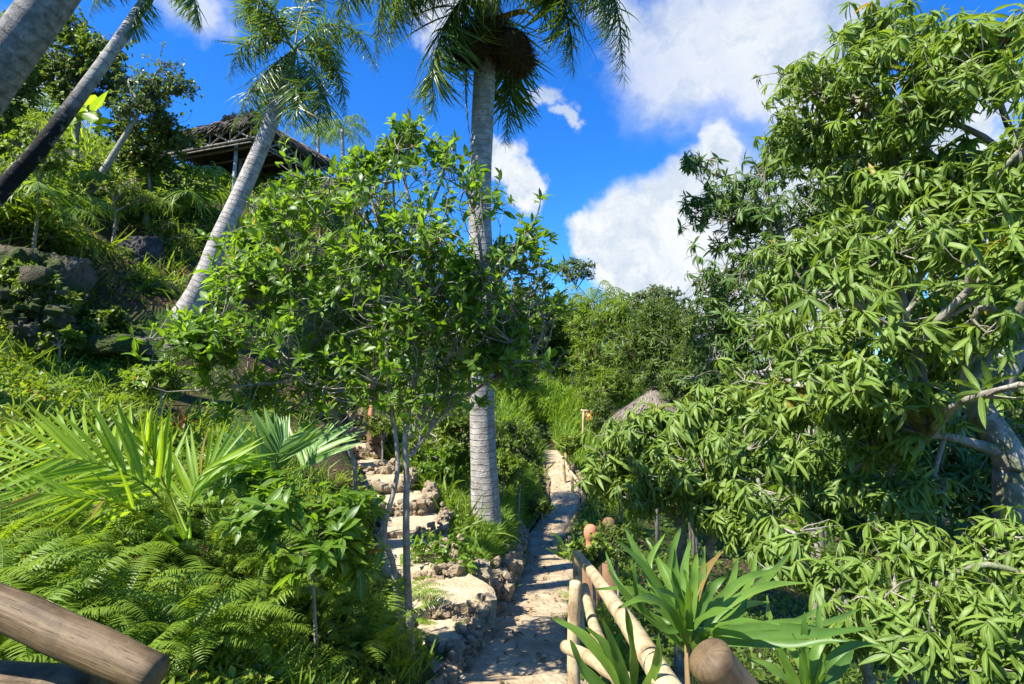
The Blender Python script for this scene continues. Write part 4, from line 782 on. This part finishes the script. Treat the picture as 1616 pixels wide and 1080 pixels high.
for q, (px, py, d, rx, ry) in enumerate([(180, 300, 10.5, 70, 40), (270, 300, 13, 70, 35), (60, 230, 8.8, 60, 50), (250, 370, 11.5, 70, 35), (330, 370, 12, 50, 30), (140, 270, 11.5, 60, 35), (380, 420, 11, 50, 35), (40, 370, 9.0, 60, 35), (170, 450, 9.8, 60, 30), (240, 460, 9.6, 50, 28), (110, 540, 8.0, 40, 25), (20, 425, 7.9, 45, 22), (95, 470, 7.9, 28, 22), (130, 520, 8.2, 35, 22), (20, 560, 7.4, 40, 20), (55, 440, 7.8, 40, 20), (10, 480, 7.7, 35, 22), (90, 525, 7.7, 30, 16), (215, 430, 10.2, 35, 18), (160, 500, 8.6, 45, 22), (250, 590, 7.4, 60, 22), (430, 390, 13, 60, 40), (20, 330, 9, 50, 40), (330, 320, 15.5, 45, 22), (90, 400, 9.4, 45, 30), (440, 300, 16.5, 40, 25), (470, 330, 15, 50, 30), (520, 300, 19, 45, 25), (560, 300, 22, 60, 40)]):
    bush('hill_shrub', 'leafy green shrub on the hillside below the pavilion', 'shrub', px, py+6, d, rx, ry, 260, BROAD if q % 3 else NARROW, ['cover', 'dark', 'bamboo'][q % 3], .75, HS, th=(10, 95))
MS = 'bushes between the side stair and the path'
for q, (px, py, d, rx, ry, mt_) in enumerate([(690, 690, 9.8, 60, 55, 'cover'), (740, 690, 9.6, 45, 50, 'dark'), (815, 700, 11, 50, 45, 'dark'), (660, 620, 12, 70, 50, 'cover'), (700, 730, 9.5, 50, 30, 'small'), (600, 590, 15.5, 60, 40, 'bamboo'), (790, 740, 10.5, 45, 30, 'cover'), (440, 520, 13, 70, 50, 'dark'), (500, 480, 15, 70, 60, 'cover')]):
    bush('bank_bush', 'dense green bush on the bank between the side stair and the path', 'shrub', px, py, d, rx, ry, 330, BROAD if q % 2 else ELLI, mt_, .8, MS, th=(10, 100))
# jungle edge behind the valley
for lab, px, py, d, rx, ry, n, T, mt_, sz in (
    ('bright feathery bamboo clump in the middle distance', 965, 540, 22, 75, 70, 1900, NARROW, 'bamboo', 1.5),
    ('rounded light green tree beside the bamboo clump', 900, 520, 26, 60, 55, 1000, BROAD, 'bamboo', 1.8),
    ('dark drooping tree filling the gap left of the mango crown', 1050, 545, 19, 75, 75, 1800, NARROW, 'dark', 1.5),
    ('dark tree mass behind the royal palm trunk', 830, 520, 24, 90, 80, 1500, BROAD, 'dark', 1.9),
    ('pale spreading tree crown against the cloud left of the bamboo', 908, 425, 30, 36, 20, 380, BROAD, 'dull', 1.1),
    ('flat topped pale tree over the far jungle', 1040, 468, 30, 42, 20, 420, BROAD, 'dull', 1.1),
    ('shaded tree over the grassy slope', 890, 560, 28, 60, 34, 900, BROAD, 'dark', 1.5),
    ('yellow-green scrub below the bamboo clump', 960, 610, 21, 60, 35, 900, NARROW, 'bamboo', 1.2),
    ('green tree behind the small tree crown in the centre', 700, 480, 24, 110, 90, 1500, BROAD, 'dark', 1.9),
    ('jungle tree under the leaning palm crown', 560, 420, 26, 110, 80, 1300, BROAD, 'dark', 1.9),
    ('dark narrow tree beside the valley hut', 1090, 600, 15, 50, 60, 800, NARROW, 'dark', 1.2),
    ('low bush touching the valley hut roof', 950, 655, 16.5, 26, 34, 350, NARROW, 'dark', .9),
    ('green bush in front of the valley hut', 900, 700, 16, 22, 18, 260, BROAD, 'cover', .7),
    ('distant tree behind the right mango trunk', 1540, 640, 20, 120, 60, 1200, BROAD, 'dark', 1.8),
    ('distant dark tree behind the right mangoes', 1300, 640, 20, 160, 70, 1500, BROAD, 'dark', 1.8),
    ('far tree at the right edge above the hollow', 1640, 560, 16, 60, 60, 700, BROAD, 'dark', 1.5),
    ('tree on the far ridge behind the bamboo', 1000, 500, 34, 120, 40, 1000, BROAD, 'dark', 2.2)):
    bush('jungle_tree', lab, 'tree', px, py, d, rx, ry, n, T, mt_, sz, th=(10, 110))
# broad banana-like leaves and spears
def leafplant(name, label, cat, base, leaves, mat, up=(0, -.5, 1), wave=.02, fold=.2, group=None):
    root = thing(name, label, cat, base, group)
    for q, lf_ in enumerate(leaves):
        pts, wd = lf_[:2]; mb = MB(); ribbon(mb, pts, wd, up, fold, 16, rng.random(), wave=wave, prof=lf_[2] if len(lf_) > 2 else None); link('leaf', mb.mesh('leaf', M[mat], base), root)
    return root
b_ = ghit(140, 250); pet = lambda u: np.where(u < .5, .05, np.sin(PI*np.clip((u-.5)*2, 0, 1)**.7)**.6)
leafplant('banana_plant', 'broad translucent yellow leaves beside the charred palm', 'plant', b_, [([b_, P(128, 205, 9.5), P(135, 172, 9.4), P(150, 150, 9.3)], .42, pet), ([b_, P(140, 215, 9.4), P(150, 178, 9.2), P(172, 142, 9.1)], .34, pet), ([b_, P(115, 215, 9.4), P(118, 185, 9.3), P(128, 168, 9.2)], .36, pet), ([b_, P(150, 220, 9.4), P(160, 200, 9.3), P(165, 185, 9.2)], .3, pet)], 'banana')
def spray(name, label, px, py, d, L, n, mat, group=None, ll=.5, **kw):      # trunkless palm of arching fronds
    b_ = gp(px, py, d, 0) if False else ghit(px, py); root = thing(name, label, 'palm', b_, group)
    for q in range(n):
        a = q*2.4+px; e = .5+.35*math.sin(q*1.7); h = np.array([math.cos(a), math.sin(a), 0]); mb = MB()
        frond(mb, [b_, b_+L*(h*.3+np.array([0, 0, .5*e+.15])), b_+L*(h*.7+np.array([0, 0, .75*e])), b_+L*(h*1.0+np.array([0, 0, .5*e]))], nleaf=30, ll=ll*L, wd=1.1, hang=.25, plum=.1, r=.012*L, splay=.8)
        link('frond', mb.mesh('frond', M[mat], b_), root)
for lab, px, py, L in (('young palm shining beside the upper left grass', 70, 185, 1.5), ('young palm spray on the slope under the pavilion', 280, 345, 1.6), ('young palm tuft in the shade left of the slate rock', 50, 385, 1.3), ('low palm spray left of the leaning palm foot', 190, 345, 1.3), ('young palm spray near the left edge above the outcrop', 10, 345, 1.2)):
    spray('young_palm', lab, px, py, 9, L, 9, 'bamboo')

# young palms in the left foreground, rachis and leaflets placed one by one
WL = [leafT(1, .075, 6, .45, dr, .6, 1, base=.4) for dr in (.05, .2, .35)]
yb = ghit(300, 860); root = thing('young_palm', 'yellow-green young palm with long sunlit leaflets at the left', 'palm', yb)
for pts, n_, ll, up, kw in ((pp((290, 850, 2.9), (235, 770, 2.7), (120, 725, 2.5), (-40, 735, 2.35)), 26, .42, (0, -.75, .65), dict(splay=1.1)),
                        (pp((295, 850, 2.9), (262, 770, 2.9), (238, 715, 2.85), (226, 688, 2.8)), 9, .36, (0, -1, .1), dict(splay=2.0)),
                        (pp((300, 850, 2.9), (300, 790, 3.0), (330, 735, 3.1), (385, 715, 3.2)), 20, .38, (0, -.9, .45), dict(splay=1.3)),
                        (pp((280, 860, 2.8), (200, 800, 2.5), (120, 785, 2.3), (20, 775, 2.2)), 18, .26, (0, -.8, .6), dict(splay=1.2)),
                        (pp((300, 850, 2.9), (250, 760, 3.1), (130, 690, 3.3), (0, 690, 3.4)), 24, .42, (0, -.8, .6), dict(splay=1.1))):
    mb = MB(); frond(mb, pts, nleaf=int(n_*.72), ll=ll, wd=1.05, hang=0, plum=.12, r=.008, t0=.3, up=up, vary=.10, templ=WL, tips=.85, **kw); link('frond', mb.mesh('frond', M['young'], yb), root)
yb = ghit(460, 800); root = thing('young_palm', 'pale green palm fan spread flat before the side stair', 'palm', yb)
for pts, n_, ll, up in ((pp((470, 790, 3.6), (440, 745, 3.5), (440, 712, 3.45), (455, 690, 3.5)), 22, .36, (.1, -1, .3)), (pp((470, 790, 3.6), (480, 740, 3.6), (500, 705, 3.7), (500, 690, 3.8)), 18, .34, (-.2, -1, .4)), (pp((470, 790, 3.6), (420, 750, 3.4), (380, 735, 3.3), (340, 735, 3.25)), 18, .30, (0, -.9, .5))):
    mb = MB(); frond(mb, pts, nleaf=n_, ll=ll, wd=1.35, hang=0, plum=.05, r=.009, t0=.35, up=up, vary=.04, templ=WL, splay=.9, tips=.9); link('frond', mb.mesh('frond', M['youngb'], yb), root)

# strap leaved plants at the lower right
def straps(label, root_px, tips, wd=.052, group=None):
    b0 = P(*root_px); g_ = gpt(b0[0], b0[1], -.03); r_ = thing('strap_plant', label, 'plant', g_, group)
    bt_ = b0 if root_px[2] < 4 else g_+np.array([0, 0, .15])
    mb = MB(); tube(mb, [g_, (g_+bt_)/2+np.array([.01, 0, 0]), bt_+np.array([0, 0, .03])], [.018, .016, .014], 10, True, .1); link('cane', mb.mesh('cane', M['litter'], g_), r_)
    off = np.zeros(3)
    if root_px[2] > 4: off = g_+np.array([0, 0, .12])-b0; b0 = b0+off
    for (tx, ty, td, bend) in tips:
        bend *= .6; e = P(tx, ty, td)+off; lat = np.cross(e-b0, [0, -1., .4])*rng.normal()*.11; b1 = b0+np.array([0, 0, rng.uniform(-.05, .04)])+(e-b0)*.03
        mb = MB(); ribbon(mb, [b1, b0*.72+e*.28+np.array([0, 0, bend*.75])+lat*.8, b0*.35+e*.65+np.array([0, 0, bend*.9])+lat, e], wd*rng.uniform(.85, 1.15), (rng.normal()*.35, -.8, .8), .42, 22, rng.random(), wave=.11, prof=lambda u: np.sin(PI*np.clip(u, 0, 1)**.80)**.6)
        link('leaf', mb.mesh('leaf', M['strap'], g_), r_)
straps('large clump of long folded strap leaves beside the pale railing', (1085, 1010, 1.95), [(985, 832, 2.1, .03), (1050, 842, 2.2, .02), (1112, 862, 2.2, .02), (1195, 868, 2.3, .05), (1275, 920, 2.1, .07), (960, 900, 1.9, .03), (975, 960, 1.75, .02), (1010, 870, 2.3, .03), (1150, 905, 2.0, .03), (1385, 990, 1.9, .10), (1345, 1010, 1.7, .09), (1080, 900, 1.8, .02), (1230, 985, 1.7, .06), (1000, 920, 2.05, .03), (1160, 960, 1.65, .02), (1030, 930, 1.75, .0), (955, 870, 2.3, .03), (1250, 870, 2.6, .04), (1120, 930, 2.4, .03), (1310, 950, 2.3, .06), (1065, 865, 2.0, 0), (1090, 850, 2.3, 0), (1140, 870, 2.2, .02), (1020, 850, 2.2, .02), (1180, 920, 2.2, .04), (970, 850, 2.0, .02), (1040, 880, 2.1, 0), (1000, 890, 1.9, .02), (1100, 870, 2.0, 0), (1165, 880, 2.4, .02), (1215, 950, 2.2, .05), (940, 930, 1.9, .04), (1300, 980, 2.1, .09), (1075, 830, 2.5, 0), (1230, 900, 2.2, .05), (1330, 1000, 2.0, .06), (1190, 1010, 1.8, .05), (1100, 900, 2.0, 0), (1360, 960, 2.3, .08), (1060, 900, 1.9, 0)], .031)
straps('upright strap leaves at the middle of the bottom edge', (1270, 1110, 1.9), [(1270, 965, 1.9, 0), (1330, 985, 2.0, .01), (1225, 1010, 1.9, .01), (1240, 980, 2.1, 0), (1300, 1030, 1.8, .01), (1180, 1040, 1.9, .03), (1400, 1020, 1.9, .05), (1430, 1050, 2.0, .05), (1210, 940, 2.4, .02), (1290, 950, 2.1, 0), (1350, 1010, 2.0, .03), (1250, 1000, 1.8, 0), (1200, 1000, 2.1, .02)], .034)
straps('glossy strap leaves poking through the near end of the pole railing', (1000, 1120, 1.9), [(872, 975, 1.95, .05), (925, 990, 1.9, .03), (950, 975, 1.85, .0), (900, 1010, 1.9, .03), (985, 950, 1.9, .0), (1040, 1000, 1.7, .0)], .040)
straps('small clump of strap leaves beside the orange terracotta head', (965, 880, 5.4), [(990, 830, 5.4, .02), (1000, 850, 5.3, .03), (940, 840, 5.4, .02), (1010, 880, 5.2, .05), (975, 820, 5.5, 0), (930, 865, 5.3, .03), (960, 850, 5.2, 0), (1020, 840, 5.5, .04)], .05)
straps('dark strap leaves at the bend where the path dips', (890, 835, 9.8), [(865, 790, 9.8, .05), (900, 785, 9.8, .02), (880, 800, 9.7, .0), (915, 800, 9.7, .03), (925, 820, 9.6, .07), (860, 815, 9.6, .04), (895, 800, 9.5, 0)], .06)
b_ = ghit(672, 640) if False else P(672, 660, 8.8); leafplant('bromeliad', 'yellow-green bromeliad behind the slender tree stems', 'plant', gpt(b_[0], b_[1]), [([b_, b_+np.array([dx*.4, -.03, .25]), b_+np.array([dx, -.06, hh])], .11) for dx, hh in ((-.3, .5), (-.15, .62), (0, .66), (.16, .6), (.32, .45), (-.42, .3), (.42, .25), (.05, .5))], 'young')
b_ = ghit(285, 690); leafplant('red_plant', 'small plant with dark red leaves among the young palms', 'plant', b_, [([b_, b_+np.array([dx*.5, 0, .16]), b_+np.array([dx, -.05, hh])], .07) for dx, hh in ((-.22, .22), (-.1, .3), (0, .34), (.12, .3), (.22, .2), (.06, .26), (-.16, .15))], 'red')

# ferns: four frond meshes shared by all
def fern_mesh(L, arch, n=38):
    mb = MB(); t = np.linspace(0, 1, 12); a = 1.05-arch*t; y = np.cumsum(np.cos(a))*L/12; z = np.cumsum(np.sin(a))*L/12
    pts = np.stack([.03*np.sin(t*3)*L, y, z], -1); s = spline(pts, n+2); tg = nrm(np.gradient(s, axis=0)); tube(mb, s[::4], np.linspace(.0035, .001, len(s[::4])), 4, False)
    T = leafT(1, .135, 3, .1, .6, .45, 1, base=.8)
    k = np.linspace(.06, 1, n); ii = (k*(n+1)).astype(int); Lp = .092*np.sin(PI*np.clip(k*.93+.05, 0, 1))**.55*(L/.6)**.3
    side = np.array([1., 0, 0]); nm = nrm(np.cross(np.broadcast_to(side, tg.shape), tg))
    for sg in (-1, 1):
        d = nrm(sg*side+tg[ii]*.22+nm[ii]*-.10+rng.normal(size=(n, 3))*.12); inst(mb, T, s[ii], frames(d, nm[ii]), np.stack([Lp, Lp, Lp], -1), np.clip(rng.random(n)*.4+rng.random()*.5, 0, 1))
    return mb.mesh('frond', M['fern'])
FM = [fern_mesh(.62, 1.5), fern_mesh(.55, 1.9), fern_mesh(.75, 1.35), fern_mesh(.48, 1.1), fern_mesh(.7, 1.8)]
def fern(label, pos, s=1.0, n=11, group=None):
    r_ = thing('fern', label, 'fern', pos, group); r_.rotation_euler.z = random.uniform(0, 6.28)
    for q in range(n):
        f = link('frond', random.choice(FM), r_); f.rotation_euler = (random.uniform(-.2, .35), random.uniform(-.3, .3), q*2*PI/n+random.uniform(-.25, .25)); k = s*random.uniform(.75, 1.15); f.scale = (k, k, k)
rr = random.Random(3)
for q in range(58):
    py = rr.uniform(790, 1075); px = rr.uniform(-20, 690 if py > 900 else 420)
    pos = ghit(px, py)
    if abs(pos[0]-path_x(pos[1])) < .8: continue
    fern('arching sword fern in the sunlit fern bed at the lower left', pos, rr.uniform(.6, .95), 11, 'ferns in the lower left fern bed')
for px, py in ((20, 700), (110, 740), (350, 700), (190, 640), (70, 620), (420, 660), (700, 960), (690, 1020), (470, 700)):
    fern('sword fern on the shaded bank above the fern bed', ghit(px, py), .6, 9, 'ferns on the shaded bank')
for px, py, d in ((1000, 850, 6.5), (1050, 900, 5), (1120, 880, 5.2), (1000, 940, 4.2), (1180, 930, 4.4), (1060, 820, 7), (930, 880, 6), (1300, 1000, 4), (1380, 1060, 3.4)):
    fern('fern growing in the shade right of the pole railing', gp(px, py, d, 0), .8, 10, 'ferns right of the railing')

# ---------------------------------------------------------------- ground cover that nobody could count
def scatter(n, pxr, dr, fn):
    px = rng.uniform(pxr[0], pxr[1], n); d = np.exp(rng.uniform(math.log(dr[0]), math.log(dr[1]), n)); x = (px-808)/FPX*d; y = d.copy()
    k = fn(x, y); x, y = x[k], y[k]
    dx = np.abs(x-path_x(y)); ds = np.min(np.hypot(x[:, None]-treadW[None, :, 0], y[:, None]-treadW[None, :, 1]), 1)
    hw = np.where(y > 4.2, .46, .6)
    k = ((dx > hw) | (y > 21)) & (ds > .46) & ~((y < 7.2) & (x > path_x(y)-.62) & (x < path_x(y))); return x[k], y[k]
def cover(name, label, cat, mat, T, n, pxr, dr, fn, size, tilt, up, k=1, lift=.0):
    x, y = scatter(n, pxr, dr, fn); z = height(x, y); m = len(x); p = np.stack([x, y, z+lift*rng.random(m)*size*(y**.35)], -1); mb = MB()
    d = rng.normal(size=(m, 3))*np.array([1, 1, .3])*tilt+np.array([0, 0, up]); S = size*(y**.35)*rng.uniform(.6, 1.3, m)
    c = rng.integers(0, len(T), m)
    for q in range(len(T)):
        s_ = c == q; inst(mb, T[q], p[s_], frames(d[s_], rng.normal(size=(s_.sum(), 3))+np.array([0, 0, .8])), S[s_], np.clip(.5+.35*nz(p[s_], .9)+rng.normal(size=s_.sum())*.2, 0, 1))
    tag(link(name, mb.mesh(name, M[mat])), label, cat, None, 'stuff')
BL = [leafT(1, .07, 4, .3, dr, .5, 1, base=.8) for dr in (.4, .9, 1.4)]
SM = [leafT(1, .55, 2, .15, dr, .9, 1) for dr in (.3, .8)]
def nq(x, y, sc): return nz(np.stack([x, y, x*0+2], -1), sc)
cover('grass', 'long bright grass on the slopes left of and beyond the path', 'grass', 'grass', BL, 60000, (-200, 1000), (1.4, 34), lambda x, y: nq(x, y, .8)+.25*((y > 13) & (x > -1))-.2*((x < -2.2) & (y > 6) & (y < 12)) > .12, .12, .5, 1, )
cover('bank_grass', 'fine soft bright green grass on the bank around the royal palm foot', 'grass', 'grass', BL, 90000, (600, 900), (6.2, 14.5), lambda x, y: (x < path_x(y)-.4) & (x > path_x(y)-2.9), .055, .8, .7)
cover('edge_grass', 'grass tufts hanging over the stony edge left of the path', 'grass', 'grass', BL, 60000, (700, 880), (6.6, 14), lambda x, y: (x < path_x(y)-.44) & (x > path_x(y)-.85), .085, .7, .7)
cover('meadow_grass', 'tall yellow-green grass on the far slope beyond the bracket post', 'grass', 'grass', BL, 26000, (790, 1010), (16.5, 30), lambda x, y: x > -99, .20, .35, 1)
cover('ground_cover', 'small leafed creeping plants over the hillside', 'ground cover', 'cover', SM, 90000, (-250, 1000), (1.4, 26), lambda x, y: nq(x+7, y, .7) > -.30+.45*((x < -2.2) & (y > 5.5) & (y < 13)), .035, .9, .5, lift=1.5)
cover('valley_cover', 'dark undergrowth on the slope right of the path', 'ground cover', 'dark', SM, 42000, (880, 1800), (1.6, 24), lambda x, y: nq(x+3, y, .8) > -.5, .05, .8, .7, lift=1.5)
cover('moss', 'sunlit mossy growth on the mound at the left', 'moss', 'grass', SM, 26000, (-50, 330), (5.4, 8.4), lambda x, y: nq(x+3, y, .8) > -.4, .022, .9, .6)
cover('leaf_litter', 'brown fallen leaves on bare soil and beside the path', 'leaf litter', 'litter', SM, 9000, (-200, 1500), (1.6, 18), lambda x, y: nq(x-9, y, .8) > -.1, .03, 1, .1)
cover('long_leaves', 'arching long leaves scattered over the hillside', 'undergrowth', 'cover', BL, 16000, (-200, 900), (4.5, 22), lambda x, y: nq(x-4, y+3, .9) > .1, .20, .7, .8)

def pebbles():
    n = 9000; y = rng.uniform(3, 17, n)**1.0; sd = rng.choice([-1, 1], n); x = path_x(y)+sd*(.40+np.abs(rng.normal(size=n))*.07); z = path_z(y)-.01+.02*rng.random(n)
    k = rng.random(n) < (6/y)**1.2; q = np.stack([x, y, z], -1)[k]; mb = MB()
    for j in range(6):
        p = q[j::6]; s_ = rng.lognormal(-4.6, .5, len(p)); T = stoneT(2, j); inst(mb, T, p, rrot(len(p), .6), np.stack([s_*1.2, s_, s_*.7], -1), np.full(len(p), .5))
    tag(link('gravel', mb.mesh('gravel', M['rubble'])), 'loose gravel and small stones along both edges of the clay path', 'gravel', None, 'stuff')
pebbles()
bush('leafy_shrub', 'bright leafy shrub hiding the plinth of the orange terracotta head', 'shrub', 930, 872, 5.9, 34, 26, 120, BROAD, 'cover', .6, th=(10, 95))
bush('leafy_shrub', 'low leafy plants round the dark brown clay head', 'shrub', 968, 858, 6.9, 38, 34, 200, NARROW, 'dark', .7, th=(10, 95))
bush('leafy_shrub', 'yellow-green leafy plant around the red terracotta head', 'shrub', 600, 668, 9.7, 34, 20, 120, NARROW, 'cover', .7, th=(10, 95))
for px, py, d in ((925, 885, 5.9), (945, 880, 5.9), (915, 872, 6.1), (960, 872, 6.1)):
    fern('small bright fern at the foot of the orange terracotta head', gp(px, py, d, .15), .55, 9, 'ferns under the orange head')

bush('bank_bush', 'dark shrub at the bend hiding where the path turns right', 'shrub', 852, 800, 12.6, 24, 15, 160, BROAD, 'dark', .7, th=(10, 95))
def path_litter():
    n = 420; y = rng.uniform(3.2, 17, n); x = path_x(y)+rng.normal(size=n)*.26; p = np.stack([x, y, path_z(y)+.045], -1); mb = MB()
    d = rng.normal(size=(n, 3))*np.array([1, 1, .12]); T = leafT(1, .4, 3, .25, .7, .9, 1); inst(mb, T, p, frames(d, np.array([0, 0, 1.])+rng.normal(size=(n, 3))*.3), rng.uniform(.03, .09, n), rng.random(n)*.98)
    tag(link('fallen_leaves', mb.mesh('fallen_leaves', M['litter'])), 'dry brown leaves fallen on the clay path', 'fallen leaves', None, 'stuff')
path_litter()
for lab, px, py, L, a in (('dead brown frond lying on the slope above the outcrop', 150, 410, 1.3, .4), ('dead brown frond hanging on the slope right of the slate rock', 330, 450, 1.2, 2.4), ('dry frond lying among the lower left ferns', 250, 850, .7, .6), ('dry frond on the bank between the steps and the ferns', 560, 900, .6, 2.2)):
    p0 = ghit(px, py)+np.array([0, 0, .12]); h = np.array([math.cos(a), -.3, 0]); q = [p0+h*L*t for t in (0, .33, .66, 1)]; q = [np.array([v[0], v[1], gpt(v[0], v[1], .10)[2]]) for v in q]
    mb = MB(); frond(mb, q, nleaf=34, ll=.3*L, wd=.8, hang=.5, plum=.3, r=.009); tag(link('dead_frond', mb.mesh('dead_frond', M['litter'], p0), None, p0), lab, 'dead frond')
